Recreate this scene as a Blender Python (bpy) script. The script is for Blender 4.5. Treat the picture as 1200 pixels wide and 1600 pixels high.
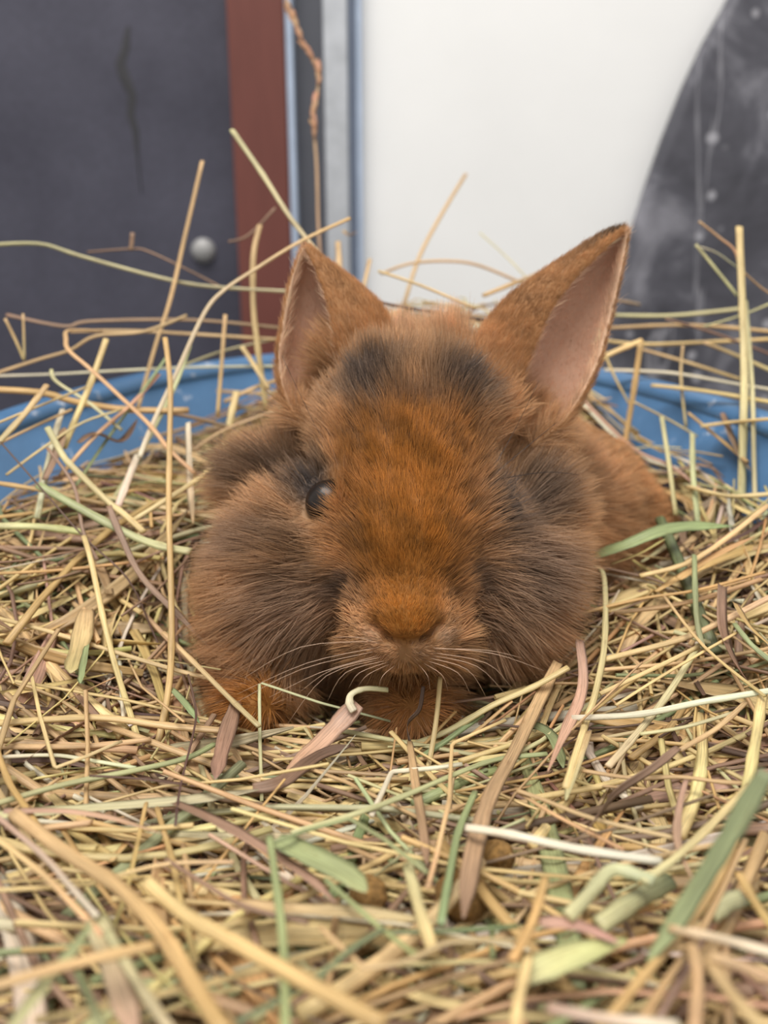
import bpy, math, random
import numpy as np
from mathutils import Vector, Matrix, kdtree

for o in list(bpy.data.objects):
    bpy.data.objects.remove(o)
scene = bpy.context.scene
COL = scene.collection
rng = np.random.default_rng(7)
random.seed(7)

# ------------------------------------------------------------------ camera
F = 1300.0                      # focal length in pixels of the 1200x1600 frame
PITCH = math.radians(17.0)
ZC = 0.30
CAM = np.array([0.0, 0.0, ZC])
RIGHT = np.array([1.0, 0, 0])
UP = np.array([0, math.sin(PITCH), math.cos(PITCH)])
FWD = np.array([0, math.cos(PITCH), -math.sin(PITCH)])
cam_d = bpy.data.cameras.new('camera')
cam = bpy.data.objects.new('camera', cam_d)
COL.objects.link(cam)
cam.location = CAM
cam.rotation_euler = (math.pi / 2 - PITCH, 0, 0)
cam_d.sensor_fit = 'VERTICAL'
cam_d.sensor_height = 36.0
cam_d.lens = F / 1600 * 36
cam_d.clip_start = 0.005
cam_d.clip_end = 50
cam_d.dof.use_dof = True
cam_d.dof.focus_distance = 0.213
cam_d.dof.aperture_fstop = cam_d.lens / 2.9
scene.camera = cam

# ------------------------------------------------------------------ light
world = bpy.data.worlds.new('room_light')
scene.world = world
world.use_nodes = True
world.node_tree.nodes['Background'].inputs[0].default_value = (1.0, 0.97, 0.93, 1)
world.node_tree.nodes['Background'].inputs[1].default_value = 0.62


def area(name, loc, target, size, power, col):
    l = bpy.data.lights.new(name, 'AREA')
    l.shape = 'RECTANGLE'
    l.size, l.size_y = size
    l.energy = power
    l.color = col
    o = bpy.data.objects.new(name, l)
    COL.objects.link(o)
    o.location = loc
    d = Vector(target) - Vector(loc)
    o.rotation_euler = d.to_track_quat('-Z', 'Y').to_euler()
    return o


area('ceiling_lamp_offscreen', (-0.35, -0.15, 2.2), (0.0, 0.3, 0.2), (1.5, 0.9), 38, (1.0, 0.955, 0.90))

vs = scene.view_settings
vs.view_transform = 'Standard'
vs.look = 'None'
vs.gamma = 1.0
vs.use_curve_mapping = False
vs.exposure = 0.55


# ------------------------------------------------------------------ helpers
def loc(x, y, d):               # photo pixel + axial depth -> world
    return CAM + d * ((x - 600) / F * RIGHT + (800 - y) / F * UP + FWD)


def lc(x, y, d):                # photo pixel + axial depth -> modelling frame (right, up, forward)
    return np.array([(x - 600) / F * d, (800 - y) / F * d, d])


def on_plane(x, y, Y):          # photo pixel on the upright plane at distance Y
    r = (x - 600) / F * RIGHT + (800 - y) / F * UP + FWD
    return CAM + r * (Y / r[1])


def to_px(P):
    q = np.asarray(P) - CAM
    d = q @ FWD
    return 600 + F * (q @ RIGHT) / d, 800 - F * (q @ UP) / d, d


def srgb(r, g, b):
    def c(v):
        v /= 255.0
        return v / 12.92 if v <= 0.04045 else ((v + 0.055) / 1.055) ** 2.4
    return np.array([c(r), c(g), c(b)])


def new_mat(name):
    m = bpy.data.materials.new(name)
    m.use_nodes = True
    nt = m.node_tree
    return m, nt, nt.nodes['Principled BSDF']


def N(nt, t, **kw):
    n = nt.nodes.new(t)
    for k, v in kw.items():
        if k in n.inputs:
            n.inputs[k].default_value = v
        else:
            setattr(n, k, v)
    return n


def ramp(nt, fac, stops):
    r = nt.nodes.new('ShaderNodeValToRGB')
    e = r.color_ramp.elements
    while len(e) < len(stops):
        e.new(0.5)
    for el, (p, c) in zip(e, stops):
        el.position = p
        el.color = (*c, 1) if len(c) == 3 else c
    nt.links.new(fac, r.inputs[0])
    return r.outputs[0]


def mesh_obj(name, verts, faces, mat, parent=None, smooth=True):
    me = bpy.data.meshes.new(name)
    me.from_pydata([tuple(v) for v in verts], [], faces)
    me.materials.append(mat)
    if smooth:
        me.polygons.foreach_set('use_smooth', [True] * len(me.polygons))
    me.update()
    o = bpy.data.objects.new(name, me)
    COL.objects.link(o)
    if parent is not None:
        o.parent = parent
        o.matrix_parent_inverse = Matrix.Translation(-parent.location)
    return o


def tag(o, label=None, cat=None, group=None, kind=None):
    if label: o['label'] = label
    if cat: o['category'] = cat
    if group: o['group'] = group
    if kind: o['kind'] = kind
    return o


def empty(name, p):
    o = bpy.data.objects.new(name, None)
    o.empty_display_size = 0.02
    o.location = p
    COL.objects.link(o)
    return o


def box_vf(x0, x1, y0, y1, z0, z1):
    v = [(x, y, z) for x in (x0, x1) for y in (y0, y1) for z in (z0, z1)]
    f = [(0, 1, 3, 2), (4, 6, 7, 5), (0, 4, 5, 1), (2, 3, 7, 6), (0, 2, 6, 4), (1, 5, 7, 3)]
    return v, f


def box(name, x0, x1, y0, y1, z0, z1, mat, parent=None, bev=0.0):
    v, f = box_vf(x0, x1, y0, y1, z0, z1)
    o = mesh_obj(name, v, f, mat, parent, smooth=False)
    if bev:
        b = o.modifiers.new('bevel', 'BEVEL')
        b.width = bev
        b.segments = 3
    return o


# ------------------------------------------------------------------ setting: materials
def board_mat():
    m, nt, b = new_mat('charcoal_board')
    tc = N(nt, 'ShaderNodeTexCoord')
    n1 = N(nt, 'ShaderNodeTexNoise', Scale=9.0, Detail=6.0, Roughness=0.6)
    n2 = N(nt, 'ShaderNodeTexNoise', Scale=160.0, Detail=3.0)
    nt.links.new(tc.outputs['Object'], n1.inputs[0])
    nt.links.new(tc.outputs['Object'], n2.inputs[0])
    base = ramp(nt, n1.outputs[0], [(0.3, srgb(60, 60, 73)), (0.7, srgb(80, 80, 94))])
    fine = N(nt, 'ShaderNodeMixRGB', blend_type='MULTIPLY')
    fine.inputs[0].default_value = .35
    nt.links.new(base, fine.inputs[1])
    nt.links.new(n2.outputs[0], fine.inputs[2])
    nt.links.new(fine.outputs[0], b.inputs['Base Color'])
    b.inputs['Roughness'].default_value = 0.55
    b.inputs['Specular IOR Level'].default_value = 0.3
    return m


def plain(name, c, rough=0.5, metal=0.0, var=0.12, scale=25.0, stretch=(1, 1, 1), bump=0.0, spec=0.4):
    m, nt, b = new_mat(name)
    tc = N(nt, 'ShaderNodeTexCoord')
    mp = N(nt, 'ShaderNodeMapping')
    mp.inputs['Scale'].default_value = stretch
    n1 = N(nt, 'ShaderNodeTexNoise', Scale=scale, Detail=5.0, Roughness=0.6)
    nt.links.new(tc.outputs['Object'], mp.inputs[0])
    nt.links.new(mp.outputs[0], n1.inputs[0])
    c = np.array(c)
    col = ramp(nt, n1.outputs[0], [(0.25, np.clip(c * (1 - var), 0, 1)), (0.75, np.clip(c * (1 + var), 0, 1))])
    nt.links.new(col, b.inputs['Base Color'])
    b.inputs['Roughness'].default_value = rough
    b.inputs['Metallic'].default_value = metal
    b.inputs['Specular IOR Level'].default_value = spec
    if bump:
        bp = N(nt, 'ShaderNodeBump', Strength=bump, Distance=0.001)
        nt.links.new(n1.outputs[0], bp.inputs['Height'])
        nt.links.new(bp.outputs[0], b.inputs['Normal'])
    return m


def sheet_mat():
    m, nt, b = new_mat('scuffed_dark_sheet')
    tc = N(nt, 'ShaderNodeTexCoord')
    n1 = N(nt, 'ShaderNodeTexNoise', Scale=14.0, Detail=8.0, Roughness=0.65, Distortion=0.8)
    nt.links.new(tc.outputs['Object'], n1.inputs[0])
    base = ramp(nt, n1.outputs[0], [(0.35, srgb(60, 60, 67)), (0.52, srgb(80, 80, 88)), (0.68, srgb(125, 125, 133))])
    # dried water spots
    v = N(nt, 'ShaderNodeTexVoronoi', Scale=38.0)
    nt.links.new(tc.outputs['Object'], v.inputs['Vector'])
    wn = N(nt, 'ShaderNodeTexNoise', Scale=60.0, Detail=3.0)
    nt.links.new(tc.outputs['Object'], wn.inputs[0])
    ad = N(nt, 'ShaderNodeMath', operation='MULTIPLY_ADD')
    nt.links.new(wn.outputs[0], ad.inputs[0])
    ad.inputs[1].default_value = 0.25
    nt.links.new(v.outputs['Distance'], ad.inputs[2])
    spots = ramp(nt, ad.outputs[0], [(0.22, (1, 1, 1)), (0.33, (0, 0, 0))])
    # long thin scratches
    mp = N(nt, 'ShaderNodeMapping')
    mp.inputs['Rotation'].default_value = (0, 0.35, 0)
    mp.inputs['Scale'].default_value = (1, 1, 0.16)
    nt.links.new(tc.outputs['Object'], mp.inputs[0])
    n3 = N(nt, 'ShaderNodeTexNoise', Scale=16.0, Detail=3.0, Roughness=0.5, Distortion=0.6)
    nt.links.new(mp.outputs[0], n3.inputs[0])
    scr = ramp(nt, n3.outputs[0], [(0.485, (0, 0, 0)), (0.5, (0.55, 0.55, 0.55)), (0.515, (0, 0, 0))])
    mxs = N(nt, 'ShaderNodeMixRGB', blend_type='LIGHTEN')
    mxs.inputs[0].default_value = 1
    nt.links.new(spots, mxs.inputs[1])
    nt.links.new(scr, mxs.inputs[2])
    ml = N(nt, 'ShaderNodeMath', operation='MULTIPLY')
    nt.links.new(mxs.outputs[0], ml.inputs[0])
    ml.inputs[1].default_value = 0.75
    mx = N(nt, 'ShaderNodeMixRGB')
    nt.links.new(ml.outputs[0], mx.inputs[0])
    nt.links.new(base, mx.inputs[1])
    mx.inputs[2].default_value = (*srgb(175, 175, 182), 1)
    nt.links.new(mx.outputs[0], b.inputs['Base Color'])
    b.inputs['Roughness'].default_value = 0.5
    b.inputs['Specular IOR Level'].default_value = 0.3
    return m


# ------------------------------------------------------------------ setting: geometry
YW = 0.80


def wx(x, y=200, Y=YW):
    return on_plane(x, y, Y)[0]


M_board = board_mat()
M_brown = plain('brown_post_paint', srgb(104, 60, 53), 0.5, var=0.14, scale=18, stretch=(4, 4, 0.6), spec=0.3)
M_white = plain('white_panel_paint', srgb(228, 229, 229), 0.45, var=0.03, scale=8, spec=0.3)
M_alu = plain('galvanised_metal', srgb(178, 182, 188), 0.5, 0.35, var=0.15, scale=60)
M_alu_b = plain('bluish_metal_flange', srgb(170, 184, 205), 0.4, 0.3, var=0.1, scale=50)
M_gasket = plain('dark_gasket', srgb(82, 84, 92), 0.6, var=0.1)
M_gasket2 = plain('blue_grey_gasket', srgb(96, 106, 124), 0.6, var=0.1)
M_bolt = plain('grey_bolt', srgb(150, 150, 150), 0.5, 0.2, var=0.15, scale=200)
M_floor = plain('dark_concrete', srgb(70, 68, 66), 0.8, var=0.25, scale=12, bump=0.4)

tag(box('floor', -1.6, 1.6, -1.2, 0.9, -0.05, 0.0, M_floor), 'dark concrete floor under the blue tub', 'floor', kind='structure')
tag(box('wall_left', -1.5, wx(364), YW, YW + 0.03, 0.0, 1.25, M_board), 'charcoal board wall with a black run-down streak', 'wall', kind='structure')
t1 = tag(box('trim_1', wx(362, Y=.785), wx(449, Y=.785), .785, YW + 0.03, 0.0, 1.25, M_brown, bev=.002), 'red brown vertical post between board and metal profile', 'post', kind='structure')
t2 = empty('trim_2', (wx(505), YW, 0))
tag(t2, 'grey metal channel profile with pale flanges beside the white panel', 'metal profile', kind='structure')
box('channel_back', wx(447), wx(570), YW + .004, YW + .03, 0, 1.25, M_gasket, t2)
box('flange', wx(450, Y=.787), wx(461, Y=.787), .787, YW + .02, 0, 1.25, M_alu_b, t2, bev=.001)
box('cover_strip', wx(507, Y=.79), wx(545, Y=.79), .79, YW + .02, 0, 1.25, M_alu, t2, bev=.002)
box('seal', wx(546, Y=.792), wx(557, Y=.792), .792, YW + .02, 0, 1.25, M_gasket2, t2, bev=.001)
box('flange', wx(557.5, Y=.789), wx(566, Y=.789), .789, YW + .02, 0, 1.25, M_alu_b, t2, bev=.001)
tag(box('wall_back', wx(566), 1.5, YW, YW + .03, 0.0, 1.25, M_white), 'smooth white panel wall behind the rabbit', 'wall', kind='structure')

# the dark sheet with its curved edge, standing against the white panel
edge = [(1235, -190), (1180, -80), (1142, 0), (1108, 60), (1075, 130), (1043, 210), (1013, 295), (988, 375), (962, 470), (940, 560), (915, 680), (890, 830), (880, 1010)]
YS = .775
ep = [on_plane(x, y, YS) for x, y in edge]
ep = [p for p in ep]
zb = 0.0
ep[-1][2] = zb
outl = [(p[0], p[2]) for p in ep] + [(0.62, zb), (0.62, ep[0][2])]
n = len(outl)
vf = [(x, YS, z) for x, z in outl] + [(x, YS + .0252, z) for x, z in outl]
fc = [tuple(range(n))[::-1], tuple(range(n, 2 * n))] + [(i, (i + 1) % n, n + (i + 1) % n, n + i) for i in range(n)]
sh = mesh_obj('dark_sheet', vf, fc, sheet_mat(), smooth=False)
import bmesh
bm = bmesh.new(); bm.from_mesh(sh.data); bmesh.ops.recalc_face_normals(bm, faces=bm.faces); bm.to_mesh(sh.data); bm.free()
bv = sh.modifiers.new('bevel', 'BEVEL'); bv.width = .009; bv.segments = 5; bv.limit_method = 'ANGLE'
tag(sh, 'dark grey scuffed sheet with curved edge standing against the white panel', 'sheet')

# bolt on the charcoal board
bc = on_plane(318, 392, YW)
vs_, fs_ = [], []
prof = [(0.0, -.008), (.006, -.0075), (.0095, -.005), (.0108, -.002), (.0112, 0.0)]
for r, yy in prof:
    for k in range(24):
        a = k / 24 * 2 * math.pi
        vs_.append((bc[0] + r * math.cos(a), YW + yy, bc[2] + r * math.sin(a)))
for i in range(len(prof) - 1):
    for k in range(24):
        fs_.append((i * 24 + k, i * 24 + (k + 1) % 24, (i + 1) * 24 + (k + 1) % 24, (i + 1) * 24 + k))
tag(mesh_obj('bolt_head', vs_, fs_, M_bolt), 'round pale grey bolt head in the charcoal board beside brown post', 'bolt')

# black run-down stain on the board, a thin crust of dried drip
drip = [(200, 42, 3), (196, 75, 7), (188, 100, 8), (196, 125, 9), (207, 150, 7), (204, 180, 6), (212, 205, 5), (215, 250, 1.5), (221, 300, .8)]
dv, df = [], []
for x, y, w in drip:
    for sgn, off in ((-1, 0), (0, -.0012), (1, 0)):
        q = on_plane(x + sgn * w, y, YW)
        dv.append((q[0], YW - .0002 + off, q[2]))
for i in range(len(drip) - 1):
    for k in range(2):
        df.append((i * 3 + k, i * 3 + k + 1, i * 3 + k + 4, i * 3 + k + 3))
dr = mesh_obj('drip_stain', dv, df, plain('black_drip', srgb(48, 48, 52), 0.6, var=.2))
dr.parent = bpy.data.objects['wall_left']

# ------------------------------------------------------------------ blue tub
TC = np.array([0.0, 0.2475]); TRX, TRY = .157, .2075
RIMZ = ZC - .056


def rim_z(y):
    return RIMZ + (y - .38) * .08


def tub_mesh(rings, mat, name, parent):
    n = 96
    v, f = [], []
    for s, zf, dz in rings:
        for k in range(n):
            a = k / n * 2 * math.pi
            X = TC[0] + (TRX + s) * math.cos(a)
            Y = TC[1] + (TRY + s) * math.sin(a)
            v.append((X, Y, rim_z(Y) * zf + dz))
    for i in range(len(rings) - 1):
        for k in range(n):
            f.append((i * n + k, i * n + (k + 1) % n, (i + 1) * n + (k + 1) % n, (i + 1) * n + k))
    return v, f, n


def blue_mat(name, c):
    m, nt, b = new_mat(name)
    tc = N(nt, 'ShaderNodeTexCoord')
    n1 = N(nt, 'ShaderNodeTexNoise', Scale=70.0, Detail=6.0, Roughness=0.7)
    nt.links.new(tc.outputs['Object'], n1.inputs[0])
    col = ramp(nt, n1.outputs[0], [(0.35, c * .85), (0.62, c), (0.72, c * .4 + .45)])
    nt.links.new(col, b.inputs['Base Color'])
    b.inputs['Roughness'].default_value = .38
    return m


tub = empty('tub', (TC[0], TC[1], 0))
tag(tub, 'oval bright blue plastic tub filled with hay', 'tub')
M_blue = blue_mat('blue_plastic', srgb(68, 108, 148))
v, f, n = tub_mesh([(-.045, 0, .001), (0, 1, -.004), (-.003, 1, -.004), (-.048, 0, .006)], M_blue, 'shell', tub)
nb = len(v)
v += [(TC[0], TC[1], .001), (TC[0], TC[1], .006)]
for k in range(n):
    f.append((nb, (k + 1) % n, k))
    f.append((nb + 1, 3 * n + k, 3 * n + (k + 1) % n))
mesh_obj('shell', v, f, M_blue, tub)
rr = []
for k in range(13):
    a = k / 12 * 2 * math.pi
    rr.append((.004 + .0075 * math.cos(a), 1, -.003 + .0055 * math.sin(a)))
v, f, n = tub_mesh(rr, M_blue, 'rim', tub)
mesh_obj('rim', v, f, M_blue, tub)

# ------------------------------------------------------------------ hay surface (height relative to the camera)
ctrl = [(600, 1600, .125), (100, 1600, .125), (1100, 1600, .125), (600, 1350, .165), (150, 1350, .165), (1050, 1350, .165),
        (600, 1130, .230), (380, 1130, .226), (850, 1120, .226), (1100, 1000, .245), (100, 1000, .245), (950, 900, .29),
        (100, 830, .285), (1130, 712, .345), (280, 810, .297), (300, 745, .345), (190, 750, .330), (400, 718, .372), (1010, 700, .365), (600, 700, .36), (1040, 800, .32), (300, 960, .262), (900, 1040, .246),
        (600, 500, .425), (800, 500, .42), (480, 650, .400), (950, 650, .385)]
cp = np.array([loc(*c) for c in ctrl])
extra = np.array([[-.15, .12, ZC - .10], [.15, .12, ZC - .10], [0, .03, ZC - .10], [-.15, .22, ZC - .09], [.15, .22, ZC - .09], [-.13, .33, ZC - .084], [.140, .33, ZC - .070], [0, .2, ZC - .122], [.04, .28, ZC - .118]])
cp = np.vstack([cp, extra])


def _rbf(r):
    return np.sqrt(r * r + .03 ** 2)


_A = _rbf(np.linalg.norm(cp[:, None, :2] - cp[None, :, :2], axis=2)) + np.eye(len(cp)) * .002
_w = np.linalg.solve(np.block([[_A, np.ones((len(cp), 1))], [np.ones((1, len(cp))), np.zeros((1, 1))]]), np.append(cp[:, 2], 0))


def hay_z(X, Y):
    X = np.asarray(X, float); Y = np.asarray(Y, float)
    r = np.sqrt((X[..., None] - cp[:, 0]) ** 2 + (Y[..., None] - cp[:, 1]) ** 2)
    return _rbf(r) @ _w[:-1] + _w[-1]


def wall_e(X, Y, z, m=.003):
    """> 1 outside the inner face of the tapering tub wall"""
    s_ = -m - .045 * (1 - np.clip(z / rim_z(Y), 0, 1))
    return ((X - TC[0]) / (TRX + s_)) ** 2 + ((Y - TC[1]) / (TRY + s_)) ** 2


def in_tub(X, Y, m=.0):
    return ((X - TC[0]) / (TRX - m)) ** 2 + ((Y - TC[1]) / (TRY - m)) ** 2 < 1


_ds = np.linspace(.07, .62, 1100)


def hit_hay(x, y, lift=.004):
    P = CAM + _ds[:, None] * ((x - 600) / F * RIGHT + (800 - y) / F * UP + FWD)
    below = P[:, 2] < hay_z(P[:, 0], P[:, 1]) + lift
    i = np.argmax(below)
    return _ds[i] if below.any() else .42


#@RABBIT
#@HAY
# ------------------------------------------------------------------ rabbit: body surface
VOX = .001
LO = np.array([-.078, -.078, .186]); HI = np.array([.118, .100, .405])
DIM = np.ceil((HI - LO) / VOX).astype(int)
gx, gy, gz = [(LO[i] + VOX * np.arange(DIM[i])).astype(np.float32) for i in range(3)]


def ell(c, r):
    qx = (gx - c[0])[:, None, None]; qy = (gy - c[1])[None, :, None]; qz = (gz - c[2])[None, None, :]
    k0 = np.sqrt((qx / r[0]) ** 2 + (qy / r[1]) ** 2 + (qz / r[2]) ** 2)
    k1 = np.sqrt((qx / r[0] ** 2) ** 2 + (qy / r[1] ** 2) ** 2 + (qz / r[2] ** 2) ** 2) + 1e-6
    return (k0 * (k0 - 1) / k1).astype(np.float32)


def capsule(a, b, r0, r1):
    a = np.asarray(a, np.float32); b = np.asarray(b, np.float32)
    ba = b - a
    px_ = (gx - a[0])[:, None, None]; py_ = (gy - a[1])[None, :, None]; pz_ = (gz - a[2])[None, None, :]
    h = np.clip((px_ * ba[0] + py_ * ba[1] + pz_ * ba[2]) / float(ba @ ba), 0, 1)
    d = np.sqrt((px_ - ba[0] * h) ** 2 + (py_ - ba[1] * h) ** 2 + (pz_ - ba[2] * h) ** 2)
    return (d - (r0 + (r1 - r0) * h)).astype(np.float32)


def smin(a, b, k):
    h = np.clip(.5 + .5 * (b - a) / k, 0, 1)
    return b + (a - b) * h - k * h * (1 - h)


mm = .001
S = ell(lc(640, 790, .246), np.array([24, 31, 28]) * mm)                    # skull
for c, r, k in [
    ((640, 660, .252), (25, 20, 20), 10),                                   # forehead
    ((637, 880, .224), (15, 20, 16), 10),                                   # bridge of the nose
    ((605, 983, .2185), (9.0, 7.4, 12), 8),                                   # whisker pads
    ((661, 983, .2185), (9.0, 7.4, 12), 8),
    ((633, 968, .2135), (9.5, 9.0, 11), 7),                                    # nose
    ((633, 1003, .2235), (14, 4.0, 11), 7),                                    # chin
    ((468, 890, .254), (21, 24, 21), 20),                                   # left cheek ruff
    ((418, 930, .260), (14, 17, 18), 14),
    ((782, 900, .254), (18, 23, 21), 20),                                   # right cheek ruff
    ((425, 750, .268), (14, 11, 14), 9),                                    # tufts behind the eyes
    ((825, 790, .262), (14, 15, 14), 9),
    ((575, 570, .270), (14, 12, 12), 8),                                    # crown tufts
    ((705, 580, .270), (14, 12, 12), 8),
    ((650, 588, .284), (18, 10, 14), 9),
    ((620, 950, .282), (34, 32, 26), 14),                                   # chest
    ((700, 830, .310), (44, 44, 44), 16),                                   # shoulders
    ((880, 815, .345), (37, 37, 42), 16),                                   # rump
    ((790, 800, .330), (42, 40, 44), 16),
    ((980, 830, .340), (14, 20, 24), 8),                                    # haunch
]:
    S = smin(S, ell(lc(*c), np.array(r) * mm), k * mm)
for a, b, r0, r1, k in [
    ((425, 1000, .256), (398, 1092, .240), 11, 8.5, 8), ((398, 1092, .240), (392, 1112, .228), 8, 7, 4),   # left foreleg, paw
    ((655, 1010, .250), (648, 1090, .240), 12, 9.5, 8), ((648, 1090, .240), (645, 1125, .228), 9, 7.5, 4), # right foreleg, paw
]:
    S = smin(S, capsule(lc(*a), lc(*b), r0 * mm, r1 * mm), k * mm)


def smax(a, b, k):
    return -smin(-a, -b, k)


def surf_d(x, y):                                                           # depth of the body surface behind a pixel
    d = np.arange(.188, .400, .0007)
    ix = np.round(((x - 600) / F * d - LO[0]) / VOX).astype(int)
    iy = np.round(((800 - y) / F * d - LO[1]) / VOX).astype(int)
    iz = np.round((d - LO[2]) / VOX).astype(int)
    ok = (ix >= 0) & (iy >= 0) & (iz >= 0) & (ix < DIM[0]) & (iy < DIM[1]) & (iz < DIM[2])
    s = np.where(ok, S[np.clip(ix, 0, DIM[0] - 1), np.clip(iy, 0, DIM[1] - 1), np.clip(iz, 0, DIM[2] - 1)], 1)
    i = np.argmax(s < 0)
    return d[i] if (s < 0).any() else .26


# nostril slits and the split of the lip, cut into the muzzle
grooves = [((587, 976), (608, 998), 1.1), ((608, 998), (632, 1004), .8), ((686, 976), (662, 998), 1.1), ((662, 998), (634, 1004), .8),
           ((634, 1004), (633, 1030), 1.0)]
slit_pts = [(lc(*a, surf_d(*a)), lc(*b, surf_d(*b)), r * mm) for a, b, r in grooves]
for a, b, r in grooves:
    ga, gb, _ = slit_pts[grooves.index((a, b, r))]
    da, db = ga[2], gb[2]
    for deep in ((0, .0013) if r > 1.05 else (0, .0007)):                                          # slits run back into the muzzle
        S = smax(S, -capsule(lc(*a, da + deep), lc(*b, db + deep), r * mm, r * mm), .6 * mm)
# eye sockets
EYES = [np.array(lc(513, 786, .2360)), np.array(lc(782, 806, .2440))]
ER = 6.6 * mm
for e in EYES:
    S = smax(S, -(ell(e, np.array([ER, ER, ER]) * .97)), 1.0 * mm)

# ears: thin curved shells sampled as a sheet of points
EARS = {
    'R': ([(735, 612), (745, 545), (790, 480), (840, 438), (895, 400), (940, 369), (974, 354)],
          [(795, 668), (805, 620), (832, 545), (862, 480), (903, 428), (943, 388), (977, 358)],
          [(830, 698), (888, 650), (930, 575), (951, 505), (966, 440), (975, 395), (980, 360)]),
    'L': ([(602, 600), (608, 540), (592, 488), (560, 452), (528, 425), (500, 403), (480, 384)],
          [(536, 655), (530, 600), (527, 540), (518, 490), (507, 452), (493, 416), (478, 387)],
          [(478, 668), (447, 622), (436, 565), (442, 510), (452, 455), (464, 413), (474, 387)]),
}


def catmull(P, m):
    P = np.asarray(P, float)
    n = len(P)
    t = np.linspace(0, n - 1, m)
    i = np.clip(t.astype(int), 0, n - 2)
    u = (t - i)[:, None]
    p0 = P[np.clip(i - 1, 0, n - 1)]; p1 = P[i]; p2 = P[i + 1]; p3 = P[np.clip(i + 2, 0, n - 1)]
    return .5 * (2 * p1 + (p2 - p0) * u + (2 * p0 - 5 * p1 + 4 * p2 - p3) * u ** 2 + (3 * p1 - p0 - 3 * p2 + p3) * u ** 3)


ear_pts, ear_nrm, ear_par = [], [], []
for side, (A, Mg, O) in EARS.items():
    nt_, ns_ = 150, 90
    k7 = np.linspace(0, 1, 7)
    dm = .251 + .010 * k7
    wf = np.array([.9, 1.0, 1.0, .85, .65, .4, .12])
    Al = catmull([lc(*p, dm[i] + .009 * wf[i]) for i, p in enumerate(A)], nt_)
    Ml = catmull([lc(*p, dm[i]) for i, p in enumerate(Mg)], nt_)
    Ol = catmull([lc(*p, dm[i] + .006 * wf[i]) for i, p in enumerate(O)], nt_)
    W = catmull(wf[:, None], nt_)
    Bl = .42 * Al + .58 * Ol
    Bl[:, 2] = np.maximum(Al[:, 2], Ol[:, 2]) + .010 * W[:, 0]
    s = np.linspace(0, 1, ns_)
    kn = [0, .3, .66, 1.0]
    G = np.zeros((nt_, ns_, 3))
    for i, Pk in enumerate((Ml, Al, Bl, Ol)):
        L = np.ones(ns_)
        for j in range(4):
            if j != i:
                L *= (s - kn[j]) / (kn[i] - kn[j])
        G += L[None, :, None] * Pk[:, None, :]
    dt = np.gradient(G, axis=0); dsv = np.gradient(G, axis=1)
    nn = np.cross(dt, dsv)
    nn /= np.linalg.norm(nn, axis=2, keepdims=True) + 1e-12
    mid = nn[60, 60]
    if mid[2] > 0:
        nn = -nn                                                            # point into the hollow, towards the face
    T, SS = np.meshgrid(np.linspace(0, 1, nt_), s, indexing='ij')
    ear_pts.append(G.reshape(-1, 3)); ear_nrm.append(nn.reshape(-1, 3))
    ear_par.append(np.stack([T.ravel(), SS.ravel(), np.full(T.size, 0 if side == 'L' else 1)], 1))
ear_pts = np.concatenate(ear_pts); ear_nrm = np.concatenate(ear_nrm); ear_par = np.concatenate(ear_par)
half = (.85 + .75 * np.clip(1 - ear_par[:, 0], 0, 1) * np.clip(4 * ear_par[:, 1] * (1 - ear_par[:, 1]), 0, 1)) * mm
SE = np.full(DIM, .02, np.float32)
base_i = np.round((ear_pts - LO) / VOX).astype(int)
R_ = 4
for ax in range(-R_, R_ + 1):
    for ay in range(-R_, R_ + 1):
        for az in range(-R_, R_ + 1):
            I = base_i + np.array([ax, ay, az])
            ok = np.all((I >= 0) & (I < DIM), axis=1)
            I_ = I[ok]
            dist = np.linalg.norm(LO + I_ * VOX - ear_pts[ok], axis=1) - half[ok]
            np.minimum.at(SE, (I_[:, 0], I_[:, 1], I_[:, 2]), dist.astype(np.float32))
SB = S.copy()
S = smin(S, SE, 3.5 * mm)


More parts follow.
